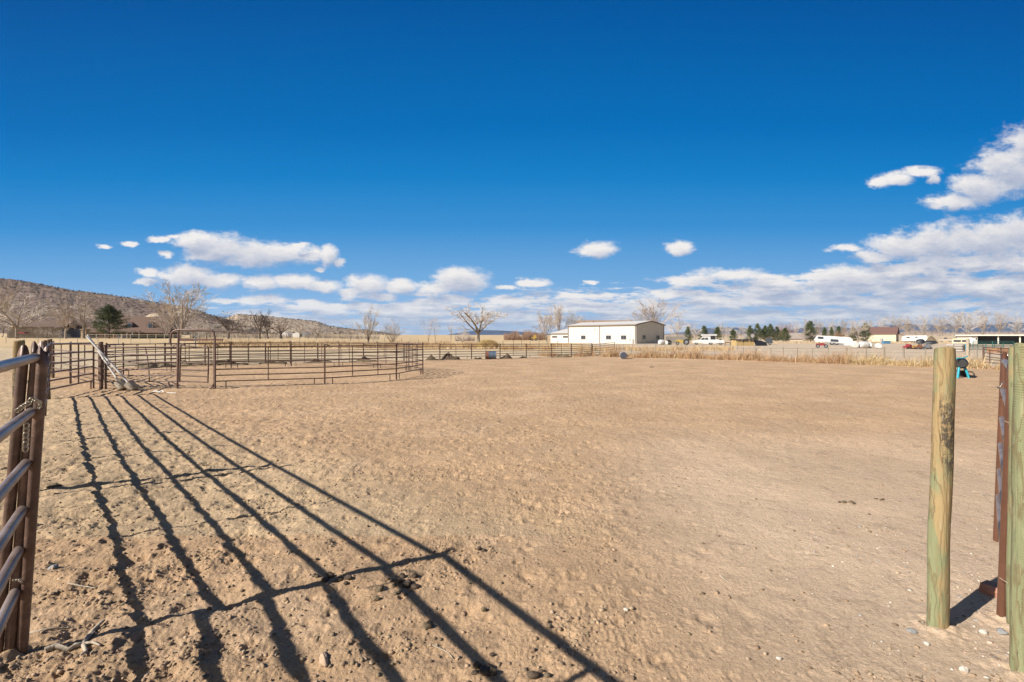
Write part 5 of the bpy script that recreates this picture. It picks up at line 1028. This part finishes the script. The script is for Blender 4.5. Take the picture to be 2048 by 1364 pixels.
# ------------------------------------------------------------------ trees
def rot_about(v, ax, a): return Matrix.Rotation(a, 3, ax) @ v
def gen(seed, kind):
    rng = random.Random(seed); br = []
    K = dict(vase=dict(th=.06, limbs=7, ang=(6, 40), L=.62, ch=(6, 6, 6), ca=(18, 42), lr=.50, up=.30, wig=.05, r=.020),
             round=dict(th=.18, limbs=6, ang=(15, 58), L=.48, ch=(6, 6, 6), ca=(25, 55), lr=.52, up=.14, wig=.08, r=.022),
             gnarl=dict(th=.22, limbs=6, ang=(8, 48), L=.58, ch=(6, 6, 6), ca=(28, 62), lr=.46, up=.06, wig=.13, r=.032),
             poplar=dict(th=.05, limbs=8, ang=(2, 12), L=.78, ch=(8, 6, 4), ca=(12, 28), lr=.34, up=.5, wig=.03, r=.014),
             sapling=dict(th=.10, limbs=4, ang=(4, 22), L=.70, ch=(6, 5, 3), ca=(16, 36), lr=.42, up=.3, wig=.05, r=.012),
             bush=dict(th=.01, limbs=14, ang=(5, 70), L=.62, ch=(6, 5, 3), ca=(20, 45), lr=.5, up=.2, wig=.07, r=.010))[kind]
    def grow(p, dv, L, r, lev):
        n_ = 5 if lev < 2 else (3 if lev < 3 else 2); pts = [p]; rr = [r]; d_ = dv.normalized()
        for i in range(n_):
            d_ = (d_ + Vector([rng.gauss(0, K['wig']) for _ in range(3)]) + Vector((0, 0, K['up'] * .12))).normalized(); p = p + d_ * (L / n_); pts.append(p); rr.append(r * (1 - .62 * (i + 1) / n_))
        br.append((lev, pts, rr))
        if lev <= len(K['ch']):
            nc = K['ch'][lev - 1]
            for c in range(nc):
                f = .22 + .78 * (c + rng.random()) / nc; q = f * n_; i = min(n_ - 1, int(q)); pp_ = pts[i].lerp(pts[i + 1], q - i); d0 = (pts[i + 1] - pts[i]).normalized()
                ax = d0.orthogonal(); ax = rot_about(ax, d0, rng.uniform(0, 6.28)); dn = rot_about(d0, ax, R(rng.uniform(*K['ca'])))
                grow(pp_, dn, L * K['lr'] * rng.uniform(.65, 1.25) * (1.15 - .4 * f), rr[i] * .55, lev + 1)
    base = Vector((0, 0, 0)); top = Vector((rng.uniform(-.02, .02), 0, K['th'])); br.append((0, [base, base.lerp(top, .5), top], [K['r'] * 1.5, K['r'] * 1.15, K['r'] * 1.05]))
    for i in range(K['limbs']):
        a = 2 * math.pi * (i + rng.random() * .6) / K['limbs']; t_ = R(K['ang'][0] + (K['ang'][1] - K['ang'][0]) * ((i * .618 + .1 * rng.random()) % 1)); dv = Vector((math.sin(t_) * math.cos(a), math.sin(t_) * math.sin(a), math.cos(t_)))
        grow(top * (rng.uniform(.7, 1) if K['th'] > .1 else 1), dv, K['L'] * rng.uniform(.8, 1.1) * (1 - .25 * math.sin(t_)), K['r'] * rng.uniform(.5, .85), 1)
    allp = np.array([tuple(q) for _, ps, _ in br for q in ps]); zmax = np.percentile(allp[:, 2], 99.7); wx = max(np.percentile(allp[:, 0], 98.5), -np.percentile(allp[:, 0], 1.5), np.percentile(allp[:, 1], 98.5))
    mx, my = np.mean(allp[:, 0]) / max(.2, np.mean(allp[:, 2])), np.mean(allp[:, 1]) / max(.2, np.mean(allp[:, 2])); kk = .85
    br = [(l, [Vector((q.x - kk * mx * q.z, q.y - kk * my * q.z, q.z)) for q in ps], rr_) for l, ps, rr_ in br]
    allp = np.array([tuple(q) for _, ps, _ in br for q in ps]); wx = (np.percentile(allp[:, 0], 98.5) - np.percentile(allp[:, 0], 1.5)) / 2
    return br, zmax, wx
PROTO = {}
def proto(kind, seed, mt, mc, tw=.0019):
    key = (kind, seed, mt.name, mc.name)
    if key in PROTO: return PROTO[key]
    br, zm, wx = gen(seed, kind); A, B = MB(), MB(); lim = 1
    for lev, pts, rr in br:
        pts = [Vector((q.x / wx * .5, q.y / wx * .5, q.z / zm)) for q in pts]; rr = [max(q, tw) for q in rr]
        if lev <= lim: A.tube(pts, rr, 6 if lev == 0 else 5, cap=False)
        else: B.tube(pts, rr, 3, cap=False, smooth=False)
    ms = []
    for nm, mb, m in (('trunk', A, mt), ('crown', B, mc)):
        me = bpy.data.meshes.new(nm); me.from_pydata(mb.v, [], mb.f); me.polygons.foreach_set('use_smooth', mb.sm); me.materials.append(m); me.update(); ms.append((nm, me))
    PROTO[key] = ms; return ms
def gen_pine(seed, mc):
    key = ('pine', seed, mc.name)
    if key in PROTO: return PROTO[key]
    rng = random.Random(seed); r2 = np.random.RandomState(seed); A = MB().tube([(0, 0, -.02), (0, 0, .5), (0, 0, .97)], [.022, .014, .003], 6); n = 0; C_ = []
    lobes = [(rng.uniform(0, 6.28), rng.uniform(.1, .9), rng.uniform(.75, 1.25)) for _ in range(14)]
    for k in range(170):
        z = .08 + .9 * rng.random() ** .85; a = rng.uniform(0, 6.28); prof = (1 - z ** 1.7) ** .75 * (1 if z > .22 else .72 + z)
        prof *= 1 + .28 * math.sin(3 * a + seed + 5 * z) * rng.uniform(.4, 1) + (.30 if rng.random() < .18 else -.15 if rng.random() < .3 else 0); L = .50 * prof
        b0, b1 = Vector((0, 0, z - .03)), Vector((L * math.cos(a), L * math.sin(a), z + .05 + .03 * rng.random())); A.tube([b0, b1], .004, 3, cap=False, r1=.0015)
        for j in range(5): f = .35 + .65 * rng.random(); C_.append(tuple(b0.lerp(b1, f)))
    C_ = np.array(C_); m_ = 16; P_ = np.repeat(C_, m_, 0) + r2.normal(0, 1, (len(C_) * m_, 3)) * [.030, .030, .020]; nn = len(P_)
    D_ = r2.normal(0, 1, (nn, 3)); D_[:, 2] = np.abs(D_[:, 2]) * .8; D_ /= np.linalg.norm(D_, axis=1)[:, None]; E_ = r2.normal(0, 1, (nn, 3)); E_ = np.cross(D_, E_); E_ /= np.linalg.norm(E_, axis=1)[:, None]
    V = np.stack([P_ - E_ * .006, P_ + E_ * .006, P_ + D_ * .034], 1).reshape(-1, 3); me2 = fast_mesh('crown', V, np.arange(nn * 3).reshape(-1, 3), mc)
    me = bpy.data.meshes.new('trunk'); me.from_pydata(A.v, [], A.f); me.materials.append(BARKD); me.update(); PROTO[key] = [('trunk', me), ('crown', me2)]; return PROTO[key]
def tree(name, label, cat, ms, px, pyt, wpx, d, rz=0.0, group=None, zoff=0.0):
    b = G(px, d); b = (b[0], b[1], b[2] + zoff); hgt = H - (pyt - HY) / F * d - b[2]; w = wpx / F * d
    t = thing(name, label, cat, b, rz, group)
    for nm, me in ms:
        o = bpy.data.objects.new(nm, me); COL.objects.link(o); o.parent = t; o.scale = (w, w, hgt)
    return t
T = 'bare_tree'
vS = lambda s: proto('vase', s, BARKP, BARKL); vT = lambda s: proto('vase', s, BARKP, BARKT); rT = lambda s: proto('round', s, BARKP, BARKT); rL = lambda s: proto('round', s, BARKP, BARKL)
gD = lambda s: proto('gnarl', s, BARKD, BARKD, .0020); gP = lambda s: proto('gnarl', s, BARKD, BARKT, .0018); pO = lambda s: proto('poplar', s, BARKP, BARKO); pL = lambda s: proto('poplar', s, BARKP, BARKL); sL = lambda s: proto('sapling', s, BARKD, BARKL); bR = lambda s: proto('bush', s, BARKR, BARKR); bO = lambda s: proto('bush', s, BARKT, BARKL)
for a in [
 (pO(1), 4, 561, 44, 170, 'tall pale bare tree cut by the left edge'), (rL(2), 34, 586, 112, 138, 'spreading silvery bare tree with a forked trunk at far left'), (rT(3), 131, 609, 72, 136, 'tan bare tree with a round crown before the grey barn'),
 (rT(4), 168, 584, 74, 146, 'tallest tan bare tree left of the dark pine'), (vS(5), 243, 601, 42, 185, 'thin pale bare tree rising behind the pine and the brick house roof'), (rT(6), 100, 640, 50, 160, 'low pale bare tree on the grey barn roofline'), (bO(7), 95, 652, 60, 142, 'yellow grey bush before the grey barn'),
 (vS(8), 360, 562, 112, 128, 'very large pale many stemmed bare tree right of the brick house'), (vT(9), 332, 610, 50, 150, 'smaller tan bare tree at the right end of the brick house'), (rL(10), 412, 634, 52, 150, 'low pale bare tree right of the very large one'), (rL(11), 398, 648, 44, 120, 'low grey bare tree whose base shows through the arch'),
 (gD(12), 457, 622, 52, 150, 'dark gnarled bare tree with a reddish trunk'), (rL(13), 490, 634, 40, 170, 'pale bare tree between the two dark gnarled trees'), (gD(14), 520, 617, 44, 145, 'dark gnarled tree leaning right on the hill line'), (gD(15), 536, 622, 34, 147, 'second dark gnarled tree, close right of the leaning one'), (gP(16), 562, 634, 50, 150, 'pale bushy bare tree with a dark base right of the gnarled pair'),
 (rL(17), 600, 642, 44, 190, 'hazy pale bare tree left of the hill slope sheds'), (rL(18), 636, 645, 44, 190, 'hazy pale bare tree under the lowest hill shoulder'), (sL(19), 702, 636, 22, 120, 'very faint thin sapling left of the leaning twin tree'), (proto('vase', 20, BARKD, BARKL), 737, 611, 50, 95, 'twin trunked pale bare tree leaning right in the tawny field'), (sL(21), 748, 655, 18, 100, 'short dry sapling at the foot of the twin trunked tree'),
 (proto('bush', 22, BARKD, BARKL), 784, 637, 44, 100, 'bushy bare tree right of the twin trunked one'), (sL(23), 858, 632, 24, 110, 'faint straight sapling, left one of the pair'), (sL(24), 871, 634, 22, 112, 'faint straight sapling, right one of the pair'), (sL(25), 902, 640, 22, 125, 'very faint slim sapling just left of the big tree'), (bO(26), 925, 655, 34, 140, 'grey brown bush left of the big tree trunk'),
 (proto('gnarl', 27, BARKP, BARKL, .0018), 957, 602, 90, 96, 'big lone bare tree with thick spreading limbs in the middle of the skyline'), (vT(28), 1093, 612, 52, 146, 'pale bare tree left of the lean-to'), (vS(29), 1117, 605, 46, 150, 'tall pale bare tree just behind the lean-to'), (rL(30), 1152, 620, 44, 150, 'pale bare tree between the lean-to and the tan roof'),
 (vT(31), 1302, 598, 92, 160, 'broad vase shaped bare tree above the shaded end of the workshop'), (gD(32), 1238, 637, 30, 200, 'dark small bare tree poking over the tan roof'), (rL(33), 1352, 636, 44, 220, 'pale bare tree right of the workshop gable'), (rL(34), 1390, 643, 36, 230, 'faint bare tree between the first two pines'), (rL(35), 1446, 645, 36, 240, 'faint bare tree between the third and fourth pines'), (rL(36), 1482, 650, 32, 250, 'faint bare tree left of the pine row'),
 (bR(37), 1562, 645, 26, 200, 'reddish bare tree, left one of the pair behind the pine row'), (bR(38), 1577, 645, 26, 200, 'reddish bare tree, right one of the pair behind the pine row'), (bR(39), 1678, 661, 34, 120, 'orange brown bush behind the white camper'), (rT(40), 1715, 634, 36, 130, 'spreading bare tree between the pines left of the cream barn'), (rT(41), 1612, 656, 26, 150, 'grey bare bush right of the tan gabled house')]:
    tree(T, a[5], 'tree', a[0], a[1], a[2], a[3], a[4], rz=(a[1] % 7) * .9 if a[1] not in (957,) else 2.6)
for i, (px_, pt, w_, d_, lb) in enumerate([(1592, 632, 20, 230, 'slim poplar just right of the reddish pair'), (1613, 636, 20, 230, 'slim poplar above the tan gabled house'), (1637, 637, 24, 230, 'pale poplar right of the tall pine'), (1664, 633, 24, 230, 'poplar directly above the camper roof'), (1687, 635, 24, 230, 'poplar above the right end of the camper'),
        (1737, 632, 22, 240, 'poplar over the left end of the red brown roof'), (1765, 630, 30, 240, 'double poplar over the middle of the red brown roof'), (1795, 629, 28, 240, 'poplar over the right end of the red brown roof'), (1817, 631, 30, 230, 'ochre poplar right of the cream barn'), (1847, 628, 34, 225, 'poplar above the black tarped boats'), (1879, 624, 36, 220, 'tall thin poplar above the distant pickup'),
        (1912, 620, 34, 215, 'ochre poplar above the left end of the open shed'), (1937, 618, 44, 210, 'bulkiest brown poplar behind the open shed'), (1966, 619, 28, 215, 'slim tall poplar right of the bulkiest one'), (2000, 620, 36, 210, 'pale poplar with a white trunk above the shed bays'), (2034, 622, 36, 215, 'last poplar at the right edge')]):
    tree('poplar_tree', lb, 'tree', (pO if i % 3 else pL)(50 + i % 5), px_, pt, w_ * .85, d_, i * 1.1, 'row of bare poplars')
for i, (px_, pt, w_, d_, y_, lb) in enumerate([(218, 614, 64, 138, 0, 'large dark pine in front of the brick house'), (1376, 655, 17, 150, 1, 'first small pine right of the workshop'), (1408, 653, 21, 150, 1, 'second small pine, behind the pale shed'), (1435, 655, 20, 150, 1, 'third small pine, right of the pale shed'), (1466, 660, 17, 150, 0, 'rounded low pine above the blue drum'),
        (1500, 653, 20, 152, 1, 'leftmost pine of the pine row behind the hay'), (1515, 649, 20, 152, 1, 'pointed pine, second in the pine row'), (1530, 653, 20, 153, 1, 'third pine in the pine row behind the hay'), (1541, 650, 20, 153, 0, 'fourth and tallest pine in the pine row'), (1554, 655, 20, 153, 1, 'fifth pine in the pine row'), (1570, 657, 22, 150, 0, 'dark pine at the right end of the pine row'),
        (1621, 644, 26, 150, 0, 'tall dark pine between the tan house and the camper'), (1649, 656, 13, 140, 0, 'small narrow pine just above the camper roof'), (1663, 656, 12, 142, 1, 'small light green pine above the camper roof'), (1678, 654, 16, 160, 0, 'dark pine behind the orange bush'), (1707, 656, 19, 135, 0, 'dark bushy pine right of the camper'), (1731, 648, 22, 135, 1, 'tall yellowish pine touching the cream barn')]):
    tree('pine_tree', lb, 'pine', gen_pine(60 + i % 4, NEEDY if y_ else NEED), px_, pt, w_ * 1.1, d_, i * 1.3)

# ------------------------------------------------------------------ hills, far mountains
def ridge(name, prof, d, front, back, m, seed, rough=.05, step=2.0, kind='structure', base=None):
    rough = rough * (.45 if d < 2000 else 1)
    xs = np.arange(prof[0][0], prof[-1][0], step); py = np.interp(xs, [q[0] for q in prof], [q[1] for q in prof]); K = 44; V = []; n_ = len(xs)
    for j in range(K + 1):
        f = j / K; dd_ = (front + (d - front) * (f / .72)) if f < .72 else d + (back - d) * (f - .72) / .28
        x = (xs - CX) / F * dd_ if f < .72 else (xs - CX) / F * d + (xs - CX) / F * (dd_ - d)
        zt = (H - (py - HY) / F * d); g0 = gz(x, np.full_like(x, dd_)) if dd_ < 3000 else x * 0 + 3
        s_ = sst(0, 1, np.array(f / .72)) if f < .72 else 1 - .9 * (f - .72) / .28
        gul = perlin(x * 6 / d * 4 + seed, np.full_like(x, dd_) * 3 / d * 4) + .5 * perlin(x * 30 / d * 4, np.full_like(x, dd_) * 12 / d * 4 + seed) + .3 * perlin(x * 90 / d * 4, np.full_like(x, dd_) * 50 / d * 4 + seed)
        z = g0 - .5 + (zt - g0 + .5) * s_ * (1 + (0 if abs(f - .72) < .02 else rough * 4 * gul * (1 - s_ * .7)))
        z += (zt - g0) * rough * .25 * perlin(xs * .13 + seed, xs * 0 + 2) * (1 if f > .6 else 0)
        V.append(np.stack([x, np.full_like(x, dd_), z], -1))
    V = np.array(V).reshape(-1, 3); i, j = np.meshgrid(np.arange(K), np.arange(n_ - 1), indexing='ij'); Fq = np.stack([i * n_ + j, i * n_ + j + 1, (i + 1) * n_ + j + 1, (i + 1) * n_ + j], -1).reshape(-1, 4)
    me = fast_mesh(name, V, Fq, m, None, True); o = bpy.data.objects.new(name, me); COL.objects.link(o); tag(o, kind=kind); return V.reshape(K + 1, n_, 3)
def hill_mat(name, a, b, c_, sc, thr=(.45, .58)):
    m = bpy.data.materials.new(name); m.use_nodes = True; nt = m.node_tree; bs = nt.nodes['Principled BSDF']; o = N(nt, 'ShaderNodeTexCoord').outputs['Object']
    f1 = SM(nt, NOISE(nt, VM(nt, 'MULTIPLY', o, (.7, .5, 5)), sc, 7, .7), *thr); c1 = MIXC(nt, f1, a + (1,), b + (1,)); f2 = SM(nt, NOISE(nt, o, sc * 14, 3, .6), .50, .60); c1 = MIXC(nt, f2, c1, c_ + (1,))
    nt.links.new(c1, bs.inputs['Base Color']); bs.inputs['Roughness'].default_value = 1; bs.inputs['Specular IOR Level'].default_value = 0
    bn = N(nt, 'ShaderNodeBump'); bn.inputs['Strength'].default_value = .45; bn.inputs['Distance'].default_value = 3; nt.links.new(NOISE(nt, o, sc * 4, 6, .7), bn.inputs['Height']); nt.links.new(bn.outputs[0], bs.inputs['Normal']); return m
HM1 = hill_mat('basalt_hill', (.195, .145, .125), (.32, .24, .18), (.125, .10, .08), .011, (.45, .68)); HM2 = hill_mat('tan_hill', (.42, .33, .24), (.29, .22, .175), (.23, .185, .15), .009, (.5, .62)); HM3 = hill_mat('bare_clay', (.46, .37, .26), (.36, .28, .2), (.40, .31, .22), .03)
Vh = ridge('hill', [(-420, 548), (-200, 548), (0, 560), (60, 567), (150, 584), (230, 594), (300, 605), (350, 613), (400, 624), (430, 634), (460, 642), (500, 656), (540, 668), (575, 676)], 720, 330, 1300, HM1, 3.3)
Vh2 = ridge('hill', [(395, 668), (425, 648), (455, 636), (475, 629), (520, 632), (560, 636), (600, 640), (636, 644), (655, 652), (690, 657), (730, 660), (770, 666), (800, 672)], 1150, 620, 1700, HM2, 8.1)
ridge('clay_hill', [(262, 652), (280, 640), (300, 628), (316, 626), (330, 632), (345, 645), (352, 655)], 330, 250, 380, HM3, 5.5, .03, 1.5)
MT = hill_mat('haze_tinted_far_mountains', (.085, .115, .18), (.12, .145, .20), (.08, .10, .14), .0012); MT2 = hill_mat('far_foothills', (.36, .28, .22), (.26, .20, .18), (.18, .15, .14), .0025)  # MT: blue of distant haze put into the mountains' base colour
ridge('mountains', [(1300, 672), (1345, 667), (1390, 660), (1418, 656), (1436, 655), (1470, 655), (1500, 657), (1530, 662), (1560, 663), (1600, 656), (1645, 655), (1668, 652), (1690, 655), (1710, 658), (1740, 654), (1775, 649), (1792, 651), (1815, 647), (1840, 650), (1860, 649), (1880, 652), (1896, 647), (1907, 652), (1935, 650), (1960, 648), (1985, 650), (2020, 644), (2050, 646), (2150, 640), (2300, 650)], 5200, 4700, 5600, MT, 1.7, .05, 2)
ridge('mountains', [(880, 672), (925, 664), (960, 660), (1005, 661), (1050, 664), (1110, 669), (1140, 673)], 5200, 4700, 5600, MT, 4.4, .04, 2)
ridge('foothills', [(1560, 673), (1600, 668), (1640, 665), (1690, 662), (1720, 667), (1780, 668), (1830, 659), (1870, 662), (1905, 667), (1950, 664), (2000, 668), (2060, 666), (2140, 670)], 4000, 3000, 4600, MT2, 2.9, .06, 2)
# scattered dark scrub on the hillsides
K_ = []
for Vg, n_, s0 in ((Vh, 3800, (.4, 1.3)), (Vh2, 1500, (.8, 1.8))):
    j = (rs.rand(n_) ** .8 * 30 + 3).astype(int); i = rs.randint(2, Vg.shape[1] - 2, n_); p = Vg[j, i] + rs.normal(0, 1.5, (n_, 3)) * [2, 2, 0]; K_.append((p, rs.uniform(s0[0], s0[1], n_)))
p = np.vstack([k[0] for k in K_]); s_ = np.concatenate([k[1] for k in K_]); n_ = len(p)
oc = np.array([(1, 0, 0), (-.6, .8, 0), (-.6, -.8, 0), (0, 0, 1.0), (.3, .6, .5), (.2, -.7, .55)]); of_ = np.array([(0, 4, 3), (4, 1, 3), (1, 2, 3), (2, 5, 3), (5, 0, 3), (0, 4, 1), (2, 5, 0)])
V = (p[:, None] + oc[None] * s_[:, None, None] * rs.uniform(.7, 1.3, (n_, 6, 1))).reshape(-1, 3); Fq = (of_[None] + (np.arange(n_) * 6)[:, None, None]).reshape(-1, 3); c = np.repeat(np.array([(.05, .055, .035), (.075, .065, .045), (.10, .08, .06)])[rs.randint(3, size=n_)], 6, 0); c = np.concatenate([c, np.ones((len(c), 1))], 1)
me = fast_mesh('hillside_scrub', V, Fq, REED, c); o = bpy.data.objects.new('hillside_scrub', me); COL.objects.link(o); tag(o, 'dark juniper scrub dotted over the left hills', 'scrub', kind='stuff')

# ------------------------------------------------------------------ haze
hz = MB().box(-9600, 9600, -200, 9600, -1.6, 205).build('haze', bpy.data.materials.new('haze_air')); tag(hz, 'thin bluish haze over the whole valley', 'haze', kind='stuff')
m = hz.data.materials[0]; m.use_nodes = True; nt = m.node_tree; nt.nodes.remove(nt.nodes['Principled BSDF']); vol = N(nt, 'ShaderNodeVolumePrincipled'); vol.inputs['Color'].default_value = (.42, .66, 1.0, 1); vol.inputs['Density'].default_value = .000036; vol.inputs['Anisotropy'].default_value = .2
nt.links.new(vol.outputs[0], nt.nodes['Material Output'].inputs['Volume'])
